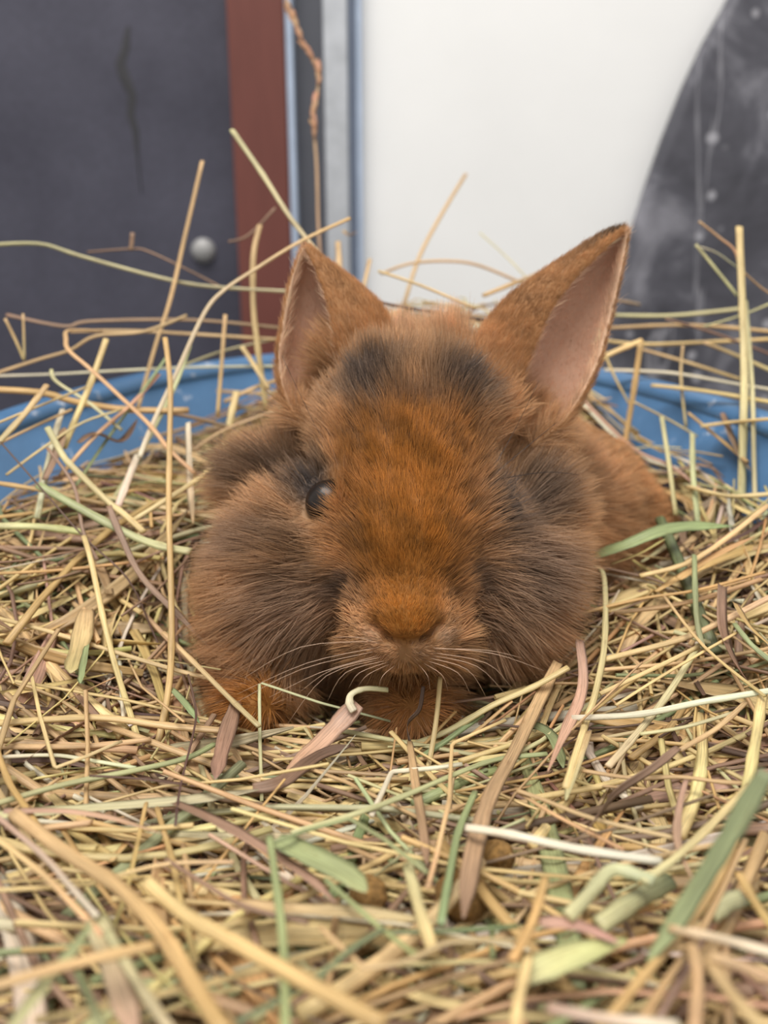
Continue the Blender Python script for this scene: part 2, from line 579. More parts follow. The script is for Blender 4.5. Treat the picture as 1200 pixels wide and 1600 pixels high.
def surface_nets(S):
    ins = S < 0
    act = np.zeros(np.array(S.shape) - 1, np.int8)
    for a in (0, 1):
        for b in (0, 1):
            for c in (0, 1):
                act += ins[a:S.shape[0] - 1 + a, b:S.shape[1] - 1 + b, c:S.shape[2] - 1 + c]
    cells = np.argwhere((act > 0) & (act < 8))
    idm = np.full(act.shape, -1, np.int32)
    idm[tuple(cells.T)] = np.arange(len(cells))
    corners = np.array([(a, b, c) for a in (0, 1) for b in (0, 1) for c in (0, 1)])
    vals = np.stack([S[tuple((cells + k).T)] for k in corners], 1)
    acc = np.zeros((len(cells), 3)); cnt = np.zeros(len(cells))
    for i in range(8):
        for j in range(i + 1, 8):
            if np.abs(corners[i] - corners[j]).sum() == 1:
                v0, v1 = vals[:, i], vals[:, j]
                m = (v0 < 0) != (v1 < 0)
                t = np.where(m, v0 / np.where(m, v0 - v1, 1), 0)
                p = corners[i] + t[:, None] * (corners[j] - corners[i])
                acc += p * m[:, None]; cnt += m
    V = LO + (cells + acc / cnt[:, None]) * VOX
    quads = []
    for ax in range(3):
        b, c = [(1, 2), (2, 0), (0, 1)][ax]
        sl0 = [slice(None)] * 3; sl1 = [slice(None)] * 3
        sl0[ax] = slice(0, -1); sl1[ax] = slice(1, None)
        i0 = ins[tuple(sl0)]; i1 = ins[tuple(sl1)]
        E = np.argwhere(i0 != i1)
        E = E[(E[:, b] > 0) & (E[:, c] > 0) & (E[:, b] < S.shape[b] - 1) & (E[:, c] < S.shape[c] - 1)]
        fl = i0[tuple(E.T)]
        ob = np.zeros(3, int); ob[b] = 1
        oc = np.zeros(3, int); oc[c] = 1
        q = np.stack([idm[tuple((E - ob - oc).T)], idm[tuple((E - oc).T)], idm[tuple(E.T)], idm[tuple((E - ob).T)]], 1)
        q[~fl] = q[~fl][:, ::-1]
        quads.append(q)
    return V, np.concatenate(quads)


V, Q = surface_nets(S)
# relax the voxel steps
for _ in range(2):
    acc = np.zeros_like(V); cnt = np.zeros(len(V))
    for i in range(4):
        a, b = Q[:, i], Q[:, (i + 1) % 4]
        np.add.at(acc, a, V[b]); np.add.at(acc, b, V[a])
        np.add.at(cnt, a, 1); np.add.at(cnt, b, 1)
    V = V * .5 + .5 * acc / np.maximum(cnt, 1)[:, None]


def to_world(P):
    return CAM + P[:, :1] * RIGHT + P[:, 1:2] * UP + P[:, 2:3] * FWD


def dir_world(P):
    return P[..., :1] * RIGHT + P[..., 1:2] * UP + P[..., 2:3] * FWD


fn = np.cross(V[Q[:, 2]] - V[Q[:, 0]], V[Q[:, 3]] - V[Q[:, 1]])
farea = .5 * np.linalg.norm(fn, axis=1)
fn = fn / (2 * farea[:, None] + 1e-15)
fcen = V[Q].mean(1)
vn = np.zeros_like(V)
for i in range(4):
    np.add.at(vn, Q[:, i], fn)
vn /= np.linalg.norm(vn, axis=1, keepdims=True) + 1e-12

_kd = kdtree.KDTree(len(ear_pts))
for i, p in enumerate(ear_pts):
    _kd.insert(p, i)
_kd.balance()


def samp(G, P):
    I = np.clip(np.round((P - LO) / VOX).astype(int), 0, DIM - 1)
    return G[I[:, 0], I[:, 1], I[:, 2]]


def ear_info(P, Nn):
    """t, s along the ear (or -1) and whether the point lies in the hollow"""
    t = np.full(len(P), -1.0); s = np.zeros(len(P)); inner = np.zeros(len(P)); eno = np.zeros(len(P)) - 1
    near = np.where((samp(SE, P) < .0022) & (samp(SB, P) > -.0005))[0]
    for i in near:
        co, k, d = _kd.find(P[i])
        if d < .005:
            t[i] = ear_par[k, 0]; s[i] = ear_par[k, 1]; eno[i] = ear_par[k, 2]
            inner[i] = float(np.dot(P[i] - ear_pts[k], ear_nrm[k]) > 0)
    return t, s, inner, eno


# ------------------------------------------------------------------ rabbit: coat
def patch_c(x, y, r, a, kx=1.0, ky=1.0):
    d = surf_d(x, y)
    return lc(x, y, d), r / F * d, a, kx, ky


DARK = [patch_c(487, 762, 40, 1.0), patch_c(435, 742, 46, .8, 1.5, .7), patch_c(385, 738, 32, .6), patch_c(508, 800, 24, .8),
        patch_c(769, 797, 42, 1.0, .8, 1.3), patch_c(842, 780, 48, .75, .85, 1.25),
        patch_c(576, 606, 58, .95, 1.1, .85), patch_c(716, 610, 54, .95, 1.0, .85), patch_c(648, 632, 40, .6, 1.5, .5),
        patch_c(520, 640, 24, .3), patch_c(552, 912, 28, .7, 1.3, .7), patch_c(728, 900, 26, .6, 1.1, .8)]
ASH = [patch_c(480, 940, 72, .75, 1.1, .9), patch_c(410, 850, 70, .6, 1.2, .6), patch_c(548, 925, 40, .8, 1.3, .8), patch_c(500, 1000, 50, .7, 1.4, .6),
       patch_c(740, 915, 40, .8, 1.1, .8), patch_c(800, 890, 66, .8, .9, 1.3), patch_c(760, 970, 50, .65, 1.2, .8), patch_c(440, 840, 46, .6, 1.5, .6)]
RUST = [patch_c(640, 800, 138, 1.0, .95, 1.35), patch_c(640, 700, 118, 1.0, 1.35, .8), patch_c(635, 940, 75, 1.0), patch_c(395, 1085, 60, .9), patch_c(645, 1090, 60, .7)]
PALE = [patch_c(579, 996, 17, .85), patch_c(697, 996, 17, .85), patch_c(610, 1018, 26, .35, 1.2, .5), patch_c(660, 1018, 26, .35, 1.2, .5), patch_c(645, 520, 60, .8, 1.6, .8),
        patch_c(560, 480, 50, .6), patch_c(900, 720, 60, .25)]


def field(P, L, ex=1.3):
    out = np.zeros(len(P))
    for c, r, a, kx, ky in L:
        q = P - c
        d2 = (q[:, 0] / kx) ** 2 + (q[:, 1] / ky) ** 2 + (q[:, 2] / 1.3) ** 2
        out = np.maximum(out, a * np.exp(-(d2 / (r * r)) ** ex))
    return out


C_RUST = np.array([.36, .142, .022]); C_TAN = np.array([.50, .29, .145]); C_DARK = np.array([.060, .047, .044]); C_ASH = np.array([.23, .163, .125])
C_PALE = np.array([.60, .39, .245]); C_BODY = np.array([.54, .295, .13])
C_EARIN = np.array([.86, .54, .38]); C_EAROUT = np.array([.42, .215, .09])
SLITS = slit_pts


def slit_dist(P):
    out = np.full(len(P), 1.0)
    for a, b, r in SLITS:
        ba = b - a
        h = np.clip((P - a) @ ba / (ba @ ba), 0, 1)
        out = np.minimum(out, np.linalg.norm(P - a - h[:, None] * ba, axis=1) - r)
    return out


def coat(P, et, es, ein, eno):
    c = np.repeat(C_TAN[None], len(P), 0)
    body = np.clip((P[:, 2] - .285) / .03, 0, 1)[:, None]
    c = c * (1 - body) + C_BODY * body
    for L, col in ((ASH, C_ASH), (RUST, C_RUST), (PALE, C_PALE), (DARK, C_DARK)):
        w = np.clip(field(P, L, 2.6 if L is RUST else 1.3), 0, 1)[:, None]
        c = c * (1 - w) + col * w
    e = (et >= 0)
    w = (np.clip((et - .10) / .18, 0, 1) * e)[:, None]
    inn = C_EARIN[None] * (1 - .25 * np.clip(et, 0, 1)[:, None])
    # long pale hairs edge the hollow
    edge = np.exp(-(es / .10) ** 2) + np.exp(-((1 - es) / .07) ** 2)
    inn = inn * (1 - .6 * edge[:, None]) + np.array([.85, .62, .42]) * .6 * edge[:, None]
    tip = np.clip((et - .55) / .35, 0, 1)[:, None]
    darktip = tip * (eno > .5)[:, None] * ((es > .08) & (es < .7) & (ein < .5))[:, None]
    out = C_EAROUT[None] * (1 - .82 * darktip)
    ec = np.where(ein[:, None] > .5, inn, out)
    return c * (1 - w) + ec * w


et, es, ein, eno = ear_info(V, vn)
vc = coat(V, et, es, ein, eno)
vc_skin = np.where((et >= .1)[:, None], vc * .95, vc * .9)

rb = empty('rabbit', loc(600, 1125, .24))
tag(rb, 'rust brown fluffy baby rabbit with charcoal patches sitting in the hay', 'rabbit')


def coat_mat(name, rough, spec, trans):
    m, nt, b = new_mat(name)
    at = N(nt, 'ShaderNodeAttribute', attribute_name='col')
    nt.links.new(at.outputs['Color'], b.inputs['Base Color'])
    b.inputs['Roughness'].default_value = rough
    b.inputs['Specular IOR Level'].default_value = spec
    if trans:
        tr = N(nt, 'ShaderNodeBsdfTranslucent')
        nt.links.new(at.outputs['Color'], tr.inputs[0])
        mx = N(nt, 'ShaderNodeMixShader')
        mx.inputs[0].default_value = trans
        nt.links.new(b.outputs[0], mx.inputs[1])
        nt.links.new(tr.outputs[0], mx.inputs[2])
        nt.links.new(mx.outputs[0], nt.nodes['Material Output'].inputs[0])
    return m


M_skin = coat_mat('rabbit_skin', .6, .2, 0.30)
M_fur = coat_mat('rabbit_fur', .45, .35, .35)
skin = mesh_obj('body', to_world(V), [tuple(q) for q in Q.tolist()], M_skin, rb)
ca = skin.data.attributes.new('col', 'FLOAT_COLOR', 'POINT')
ca.data.foreach_set('color', np.concatenate([vc_skin, np.ones((len(V), 1))], 1).astype(np.float32).ravel())

# ------------------------------------------------------------------ rabbit: eyes
M_eye, nt, b = new_mat('eye_gloss')
b.inputs['Base Color'].default_value = (.012, .008, .006, 1)
b.inputs['Roughness'].default_value = .30
b.inputs['Specular IOR Level'].default_value = .30
for e in EYES:
    ev, ef = [], []
    nr, ns = 14, 24
    for i in range(nr + 1):
        th = math.pi * i / nr
        for k in range(ns):
            ph = 2 * math.pi * k / ns
            ev.append(e + ER * np.array([math.sin(th) * math.cos(ph), math.cos(th), math.sin(th) * math.sin(ph)]))
    for i in range(nr):
        for k in range(ns):
            ef.append((i * ns + k, (i + 1) * ns + k, (i + 1) * ns + (k + 1) % ns, i * ns + (k + 1) % ns))
    mesh_obj('eye', to_world(np.array(ev)), ef, M_eye, rb)

# ------------------------------------------------------------------ rabbit: fur
NOSE = lc(633, 985, .205)


def smooth_noise(P, scale, seed):
    r = np.random.default_rng(seed)
    out = np.zeros((len(P), 3))
    for _ in range(5):
        k = r.normal(size=(3, 3)) * scale
        ph = r.uniform(0, 6.28, 3)
        out += np.sin(P @ k.T + ph)
    return out / 2.2


def make_fur():
    ft, fs, fi, fe = ear_info(fcen, fn)
    on_ear = ft > .12
    lower = np.clip((fcen[:, 1] + .065) / .02, 0.15, 1)
    back = np.where((fn[:, 2] > .55), .25, 1.0) * np.where(fcen[:, 2] > .30, .7, 1.0)
    face = field(fcen, RUST[:3], 2.6)
    dens = lower * back * (1 + 1.8 * face)
    dens = np.where(on_ear, np.where(fi > .5, .55, 1.3), dens)
    for e in EYES:
        dens[np.linalg.norm(fcen - e, axis=1) < ER * 1.12] = 0
    dens[slit_dist(fcen) < .0005] *= .05
    w = farea * dens
    NS = 250000
    idx = rng.choice(len(Q), NS, p=w / w.sum())
    u, v = rng.random(NS), rng.random(NS)
    q = V[Q[idx]]
    root = ((1 - u) * (1 - v))[:, None] * q[:, 0] + (u * (1 - v))[:, None] * q[:, 1] + (u * v)[:, None] * q[:, 2] + ((1 - u) * v)[:, None] * q[:, 3]
    nrm = vn[Q[idx]].mean(1)
    nrm /= np.linalg.norm(nrm, axis=1, keepdims=True)
    t, s, inn, eno_ = ft[idx], fs[idx], fi[idx], fe[idx]
    ear = t > .12
    # length
    fw = np.clip(field(root, RUST[:3], 2.0), 0, 1)
    dn = np.linalg.norm(root - NOSE, axis=1)
    L = 11.5 * (1 - fw) + fw * np.clip(1.5 + (dn - .012) * 85, 1.3, 5.2)
    L = np.where(dn < .017, np.minimum(L, 1.4 + np.clip(dn - .009, 0, 1) * 60), L)
    crown = field(root, [patch_c(580, 560, 60, 1), patch_c(705, 560, 60, 1), patch_c(650, 530, 70, 1)])
    L = L * (1 - crown) + 11.0 * crown
    cheek = field(root, [patch_c(440, 900, 130, 1), patch_c(815, 910, 110, 1), patch_c(400, 750, 60, .8)])
    L = L * (1 - cheek) + (14.5) * cheek * np.clip((dn - .012) / .03, .15, 1) + L * cheek * 0
    mz = field(root, [patch_c(602, 998, 46, 1), patch_c(664, 998, 46, 1), patch_c(633, 1025, 62, 1, 1.2, .8)])
    L = L * (1 - mz) + np.minimum(L, 2.4) * mz
    L = np.where(root[:, 2] > .30, 8.0, L)
    paw = field(root, [patch_c(395, 1095, 60, 1), patch_c(645, 1105, 60, 1)])
    L = L * (1 - paw) + 4.0 * paw
    for e in EYES:
        L = np.where(np.linalg.norm(root - e, axis=1) < .0105, np.minimum(L, 2.2), L)
    edge = np.maximum(np.exp(-(s / .08) ** 2), np.exp(-((1 - s) / .05) ** 2))
    Le = np.where(inn > .5, 1.0 + 3.2 * edge, 2.0 + 3.0 * np.clip(1 - t * 2.2, 0, 1))
    L = np.where(ear, Le, L)
    L = L * rng.uniform(.65, 1.2, NS) * mm
    # direction: away from the nose, hugging the face, standing off on the ruff
    fl = root - NOSE
    fl += np.array([0, .006, .0])
    sidew = np.clip(np.abs(root[:, 0] - NOSE[0]) / .03, 0, 1)
    fl /= np.linalg.norm(fl, axis=1, keepdims=True) + 1e-9
    fl = fl + cheek[:, None] * np.stack([np.sign(root[:, 0] - NOSE[0]) * .7, np.full(NS, -.15), np.zeros(NS)], 1)
    fl = fl + crown[:, None] * np.array([0, 1.0, .2])
    for e in EYES:
        ev_ = root - e
        el = np.linalg.norm(ev_, axis=1, keepdims=True)
        fl = fl + ev_ / (el + 1e-9) * np.exp(-(np.clip(el - ER, 0, 1) / .005) ** 2) * 2.2
    earax = np.where((eno_ > .5)[:, None], np.array([.5, .85, .05]), np.array([-.35, .93, .05]))
    fl = np.where(ear[:, None], earax, fl)
    tan = fl - nrm * np.sum(fl * nrm, 1, keepdims=True)
    tan /= np.linalg.norm(tan, axis=1, keepdims=True) + 1e-9
    stand = .30 * fw + (1 - fw) * .52
    stand = np.where(crown > .4, .75, stand)
    stand = np.where(ear, .35, stand)
    stand = np.where(root[:, 2] > .30, .38, stand)
    fw_ = np.where(ear, 1.7, fw)
    wob = smooth_noise(root, 170, 3) * (.20 * (1 - .55 * fw_))[:, None] + smooth_noise(root, 700, 5) * np.where(ear, .02, .12)[:, None] + rng.normal(size=(NS, 3)) * (.13 + .06 * cheek)[:, None]
    d0 = nrm * stand[:, None] + tan * (1 - stand * .55)[:, None] + wob
    d0 /= np.linalg.norm(d0, axis=1, keepdims=True)
    K = 6
    sg = np.linspace(0, 1, K)
    grav = np.array([0, -1.0, 0.1])
    droop = np.where(ear, 0, np.where(crown > .4, .05, .26) * (1 - .6 * fw))
    bend = grav * droop[:, None] + tan * .25 + rng.normal(size=(NS, 3)) * .10
    P = root[:, None, :] + L[:, None, None] * (sg[None, :, None] * d0[:, None, :] + (sg ** 2)[None, :, None] * bend[:, None, :] * .6)
    # gather the hairs into small locks
    ng = NS // 11
    kd = kdtree.KDTree(ng)
    for i in range(ng):
        kd.insert(root[i], i)
    kd.balance()
    gi = np.array([kd.find(r)[1] for r in root])
    cl = (np.where(ear, 0, .46 * (1 - .4 * fw)))[:, None, None] * (sg ** 1.3)[None, :, None]
    ratio = np.clip(L / (L[gi] + 1e-9), .5, 1.3)
    GP = root[gi][:, None, :] + (P[gi] - root[gi][:, None, :]) * ratio[:, None, None]
    okc = (np.linalg.norm(root - root[gi], axis=1) < .003)[:, None, None]
    P = np.where(okc, P * (1 - cl) + GP * cl, P)
    # keep hair off the eye balls
    for e in EYES:
        dv_ = P - e
        dl = np.linalg.norm(dv_, axis=2, keepdims=True)
        P = np.where(dl < ER * 1.06, e + dv_ / (dl + 1e-9) * ER * 1.06, P)
    c = coat(root, t, s, inn, eno_)
    br = rng.uniform(.72, 1.30, NS) * (1 + .22 * smooth_noise(root, 420, 9)[:, 0])
    tipc = c * 1.12 + np.array([.03, .02, .012]) * (1 - .8 * fw)[:, None]
    rootc = c
    cc = rootc[:, None, :] * (1 - sg[None, :, None]) + tipc[:, None, :] * sg[None, :, None]
    cc = np.clip(cc * br[:, None, None], .004, 1)
    # scattered guard hairs, pale on dark and black on rust
    gh = rng.random(NS) < .05
    cc[gh & (fw < .5)] = cc[gh & (fw < .5)] * .4 + np.array([.55, .38, .26]) * .6
    gk = (rng.random(NS) < .10) & (fw > .5)
    cc[gk] *= .40
    rad = np.where(ear, .035, .050 + .022 * (1 - fw)) * mm
    rr_ = rad[:, None] * np.array([1.0, 1.0, .92, .75, .5, .15])[None]
    hc = bpy.data.hair_curves.new('fur')
    hc.add_curves([K] * NS)
    hc.attributes['position'].data.foreach_set('vector', to_world(P.reshape(-1, 3)).astype(np.float32).ravel())
    ra = hc.attributes.get('radius') or hc.attributes.new('radius', 'FLOAT', 'POINT')
    ra.data.foreach_set('value', rr_.astype(np.float32).ravel())
    ca = hc.attributes.new('col', 'FLOAT_COLOR', 'POINT')
    ca.data.foreach_set('color', np.concatenate([cc.reshape(-1, 3), np.ones((NS * K, 1))], 1).astype(np.float32).ravel())
    hc.materials.append(M_fur)
    o = bpy.data.objects.new('fur', hc)
    COL.objects.link(o)
    o.parent = rb
    o.matrix_parent_inverse = Matrix.Translation(-rb.location)
    o['kind'] = 'stuff'
    return o


make_fur()


# ------------------------------------------------------------------ rabbit: whiskers and long brow hairs
def tube_vf(P, R, ns=5, flat=1.0, ref=None):
    """swept tube; flat < 1 squashes the section"""
    P = np.asarray(P, float)
    n = len(P)
    T = np.gradient(P, axis=0)
    T /= np.linalg.norm(T, axis=1, keepdims=True) + 1e-12
    ref = np.array([0, 0, 1.0]) if ref is None else np.asarray(ref, float)
    B = np.cross(T, ref); bl = np.linalg.norm(B, axis=1, keepdims=True)
    B = np.where(bl < 1e-3, np.array([1.0, 0, 0]), B / (bl + 1e-12))
    C = np.cross(B, T)
    a = np.arange(ns) / ns * 2 * math.pi
    R = np.broadcast_to(R, (n,))
    Vv = P[:, None, :] + R[:, None, None] * (np.cos(a)[None, :, None] * B[:, None, :] + flat * np.sin(a)[None, :, None] * C[:, None, :])
    f = []
    for i in range(n - 1):
        for k in range(ns):
            f.append((i * ns + k, i * ns + (k + 1) % ns, (i + 1) * ns + (k + 1) % ns, (i + 1) * ns + k))
    f.append(tuple(range(ns))[::-1]); f.append(tuple(range((n - 1) * ns, n * ns)))
    return Vv.reshape(-1, 3), f


M_wh = plain('whisker_pale', srgb(205, 175, 150), .4, var=.02)
M_whd = plain('whisker_dark', srgb(35, 26, 24), .4, var=.02)
WH = [((585, 1000), (480, 1030), (370, 1085)), ((580, 1006), (470, 1040), (365, 1100)), ((588, 1012), (500, 1045), (420, 1090)), ((592, 1018), (510, 1050), (450, 1130)),
      ((600, 1020), (540, 1045), (512, 1095)), ((605, 1022), (562, 1045), (545, 1075)), ((596, 1014), (520, 1040), (470, 1080)), ((610, 1024), (575, 1048), (560, 1072)),
      ((618, 1026), (598, 1050), (592, 1075)), ((590, 995), (560, 990), (520, 996)), ((575, 990), (470, 1005), (380, 1060)),
      ((680, 1000), (770, 1015), (850, 1048)), ((682, 1008), (760, 1030), (800, 1075)), ((678, 1012), (745, 1035), (790, 1085)), ((674, 1016), (730, 1040), (760, 1090)),
      ((670, 1020), (715, 1045), (735, 1085)), ((662, 1023), (690, 1048), (700, 1080)), ((655, 1025), (668, 1050), (672, 1078)), ((684, 1002), (760, 1010), (815, 1028))]
for a, b, c in WH:
    a = (a[0] + (633 - a[0]) * .1, a[1] + 12); b = (b[0], b[1] + 6)
    d0 = surf_d(*a) - .0005
    pts = [lc(*a, d0), lc(*b, d0 - .004 - .00003 * abs(b[0] - a[0])), lc(*c, d0 - .002)]
    P = catmull(pts, 9)
    vv, ff = tube_vf(to_world(P), np.linspace(.000075, .00003, 9), 4)
    mesh_obj('whisker', vv, ff, M_wh, rb)
for a, b, c in [((762, 745), (800, 680), (842, 595)), ((764, 748), (815, 705), (870, 660)), ((520, 712), (490, 660), (440, 555)), ((760, 752), (850, 738), (905, 742)), ((480, 722), (440, 716), (405, 720)), ((450, 818), (400, 820), (362, 840))]:
    d0 = surf_d(*a) - .002
    P = catmull([lc(*a, d0), lc(*b, d0 + .004), lc(*c, d0 + .004)], 9)
    vv, ff = tube_vf(to_world(P), np.linspace(.00012, .00005, 9), 4)
    mesh_obj('brow_whisker', vv, ff, M_whd, rb)
# ------------------------------------------------------------------ hay: material and shapes
def hay_mat():
    m, nt, b = new_mat('dry_hay')
    at = N(nt, 'ShaderNodeAttribute', attribute_name='col')
    uv = N(nt, 'ShaderNodeUVMap', uv_map='fibre')
    mp = N(nt, 'ShaderNodeMapping')
    mp.inputs['Scale'].default_value = (26, 70, 1)
    nt.links.new(uv.outputs[0], mp.inputs[0])
    n1 = N(nt, 'ShaderNodeTexNoise', Scale=1.0, Detail=3.0, Roughness=.6)
    nt.links.new(mp.outputs[0], n1.inputs[0])
    mr = N(nt, 'ShaderNodeMapRange')
    nt.links.new(n1.outputs[0], mr.inputs[0])
    mr.inputs[1].default_value = .25; mr.inputs[2].default_value = .75
    mr.inputs[3].default_value = .50; mr.inputs[4].default_value = 1.30
    mx = N(nt, 'ShaderNodeMixRGB', blend_type='MULTIPLY')
    mx.inputs[0].default_value = 1
    nt.links.new(at.outputs['Color'], mx.inputs[1])
    nt.links.new(mr.outputs[0], mx.inputs[2])
    n2 = N(nt, 'ShaderNodeTexNoise', Scale=1.0, Detail=4.0, Roughness=.65)
    mp2 = N(nt, 'ShaderNodeMapping')
    mp2.inputs['Scale'].default_value = (3, 110, 1)
    tc2 = N(nt, 'ShaderNodeTexCoord')
    nt.links.new(tc2.outputs['Object'], mp2.inputs['Location'])
    nt.links.new(uv.outputs[0], mp2.inputs[0])
    nt.links.new(mp2.outputs[0], n2.inputs[0])
    mr2 = N(nt, 'ShaderNodeMapRange')
    nt.links.new(n2.outputs[0], mr2.inputs[0])
    mr2.inputs[1].default_value = .56; mr2.inputs[2].default_value = .74
    mr2.inputs[3].default_value = 0; mr2.inputs[4].default_value = .55
    mx0 = mx
    mx = N(nt, 'ShaderNodeMixRGB', blend_type='MULTIPLY')
    nt.links.new(mr2.outputs[0], mx.inputs[0])
    nt.links.new(mx0.outputs[0], mx.inputs[1])
    mx.inputs[2].default_value = (.52, .36, .25, 1)
    nt.links.new(mx.outputs[0], b.inputs['Base Color'])
    b.inputs['Roughness'].default_value = .42
    b.inputs['Specular IOR Level'].default_value = .45
    bp = N(nt, 'ShaderNodeBump', Strength=.35, Distance=.0004)
    nt.links.new(n1.outputs[0], bp.inputs['Height'])
    nt.links.new(bp.outputs[0], b.inputs['Normal'])
    tr = N(nt, 'ShaderNodeBsdfTranslucent')
    nt.links.new(mx.outputs[0], tr.inputs[0])
    ms = N(nt, 'ShaderNodeMixShader')
    ms.inputs[0].default_value = .25
    nt.links.new(b.outputs[0], ms.inputs[1]); nt.links.new(tr.outputs[0], ms.inputs[2])
    nt.links.new(ms.outputs[0], nt.nodes['Material Output'].inputs[0])
    return m


M_hay = hay_mat()
HC = {'Y': srgb(238, 212, 152), 'T': srgb(218, 184, 136), 'O': srgb(220, 184, 124), 'B': srgb(166, 134, 110), 'D': srgb(110, 86, 72),
      'G': srgb(168, 178, 128), 'P': srgb(204, 166, 144), 'W': srgb(242, 230, 204), 'S': srgb(216, 210, 160), 'K': srgb(136, 144, 106)}
WORD = {'Y': 'pale yellow', 'T': 'tan', 'O': 'golden', 'B': 'dull brown', 'D': 'dark brown', 'G': 'green', 'P': 'pinkish', 'W': 'whitish', 'S': 'pale greenish', 'K': 'deep green'}


def section(kind, ns):
    if kind == 'stem':
        a = np.arange(ns) / ns * 2 * math.pi
        return np.stack([np.cos(a), np.sin(a) * .55], 1)
    # folded leaf blade, thin but solid
    return np.array([(-1, .16), (-.5, .05), (0, -.02), (.5, .06), (1, .18), (.5, -.03), (0, -.12), (-.5, -.04)])


def sweep(P, w, kind, roll=0.0, ns=6, twist=0.0):
    """returns verts, quads, uv per vertex for a stalk through P with half-width w (array)"""
    P = np.asarray(P, float); n = len(P)
    T = np.gradient(P, axis=0); T /= np.linalg.norm(T, axis=1, keepdims=True) + 1e-12
    up = np.array([0, -.25, 1.0])
    B = np.cross(T, up); bl = np.linalg.norm(B, axis=1, keepdims=True)
    B = np.where(bl < .12, np.array([1.0, 0, 0]) - T * T[:, :1], B); B /= np.linalg.norm(B, axis=1, keepdims=True) + 1e-12
    for i in range(1, n):
        if B[i] @ B[i - 1] < 0:
            B[i] = -B[i]
    C = np.cross(B, T)
    sec = section(kind, ns); k = len(sec)
    ang = roll + twist * np.linspace(0, 1, n)
    ca, sa = np.cos(ang)[:, None], np.sin(ang)[:, None]
    u = sec[None, :, 0] * ca - sec[None, :, 1] * sa
    v = sec[None, :, 0] * sa + sec[None, :, 1] * ca
    w = np.broadcast_to(w, (n,))
    V = P[:, None] + w[:, None, None] * (u[:, :, None] * B[:, None] + v[:, :, None] * C[:, None])
    sl = np.concatenate([[0], np.cumsum(np.linalg.norm(np.diff(P, axis=0), axis=1))])
    uv = np.stack([np.broadcast_to(np.arange(k) / k, (n, k)), np.broadcast_to(sl[:, None], (n, k))], 2)
    i, j = np.meshgrid(np.arange(n - 1), np.arange(k), indexing='ij')
    q = np.stack([i * k + j, i * k + (j + 1) % k, (i + 1) * k + (j + 1) % k, (i + 1) * k + j], 2).reshape(-1, 4)
    return V.reshape(-1, 3), q, uv.reshape(-1, 2), k


class Bunch:
    def __init__(self):
        self.V, self.Q, self.UV, self.C, self.n = [], [], [], [], 0

    def add(self, V, Q, UV, C, k, caps=True):
        self.V.append(V); self.UV.append(UV); self.C.append(C)
        self.Q.append(Q + self.n)
        if caps:
            m = len(V)
            for base, rev in ((0, 1), (m - k, 0)):
                idx = np.arange(base, base + k)
                h = k // 2
                for a in range(1, h):
                    qd = np.array([idx[a - 1], idx[a], idx[k - 1 - a], idx[k - a]])
                    self.Q.append((qd[::-1] if rev else qd)[None] + self.n)
        self.n += len(V)

    def build(self, name):
        V = np.concatenate(self.V); Q = np.concatenate(self.Q); UV = np.concatenate(self.UV); C = np.concatenate(self.C)
        me = bpy.data.meshes.new(name)
        me.vertices.add(len(V)); me.vertices.foreach_set('co', V.astype(np.float32).ravel())
        me.loops.add(Q.size); me.loops.foreach_set('vertex_index', Q.astype(np.int32).ravel())
        me.polygons.add(len(Q))
        me.polygons.foreach_set('loop_start', (np.arange(len(Q)) * 4).astype(np.int32))
        me.polygons.foreach_set('loop_total', np.full(len(Q), 4, np.int32))
        me.polygons.foreach_set('use_smooth', np.ones(len(Q), bool))
        ul = me.uv_layers.new(name='fibre')
        ul.data.foreach_set('uv', UV[Q.ravel()].astype(np.float32).ravel())
        ca = me.attributes.new('col', 'FLOAT_COLOR', 'POINT')
        ca.data.foreach_set('color', np.concatenate([C, np.ones((len(C), 1))], 1).astype(np.float32).ravel())
        me.materials.append(M_hay)
        me.update(calc_edges=True)
        o = bpy.data.objects.new(name, me)
        COL.objects.link(o)
        return o


def stalk_colors(c, n, k, r, c2=None):
    t = np.linspace(0, 1, n)[:, None]
    c2 = c * r.uniform(.85, 1.12, 3) if c2 is None else c2
    base = c * (1 - t) + c2 * t
    base = base * (1 + .10 * np.sin(t * r.uniform(3, 14) + r.uniform(0, 6)))
    return np.clip(np.repeat(base, k, 0), 0, .95)


def body_clear(P, m=.002):
    q = P - CAM
    L = np.stack([q @ RIGHT, q @ UP, q @ FWD], 1)
    ok = np.all((L > LO) & (L < HI - VOX), axis=1)
    s = np.full(len(P), .05)
    if ok.any():
        s[ok] = samp(S, L[ok])
    return s > m


# ------------------------------------------------------------------ hay: the bed under everything
gxn, gyn = 90, 110
bv_, bf_ = [], []
XX = np.linspace(-.16, .16, gxn); YY = np.linspace(.035, .46, gyn)
idg = {}
for j, yv in enumerate(YY):
    zrow = hay_z(XX, np.full(gxn, yv))
    for i, xv in enumerate(XX):
        z = zrow[i] - .026 + .002 * math.sin(xv * 400 + 3 * math.sin(yv * 300))
        col_ = np.stack([np.full(40, xv), np.full(40, yv), z - np.arange(40) * .0015], 1)
        okc_ = body_clear(col_, .001)
        if not okc_.all():                              # under the rabbit the bed is pressed down
            last = np.where(~okc_)[0].max()
            z = z - (last + 1) * .0015
        if wall_e(xv, yv, z, .0015) < 1:
            idg[i, j] = len(bv_); bv_.append((xv, yv, z))
for j in range(gyn - 1):
    for i in range(gxn - 1):
        ks = [(i, j), (i + 1, j), (i + 1, j + 1), (i, j + 1)]
        if all(k in idg for k in ks):
            bf_.append(tuple(idg[k] for k in ks))
bed = mesh_obj('hay_bed', bv_, bf_, plain('packed_hay', srgb(150, 122, 90), .8, var=.5, scale=350, stretch=(1, 3, 1), bump=1.0))
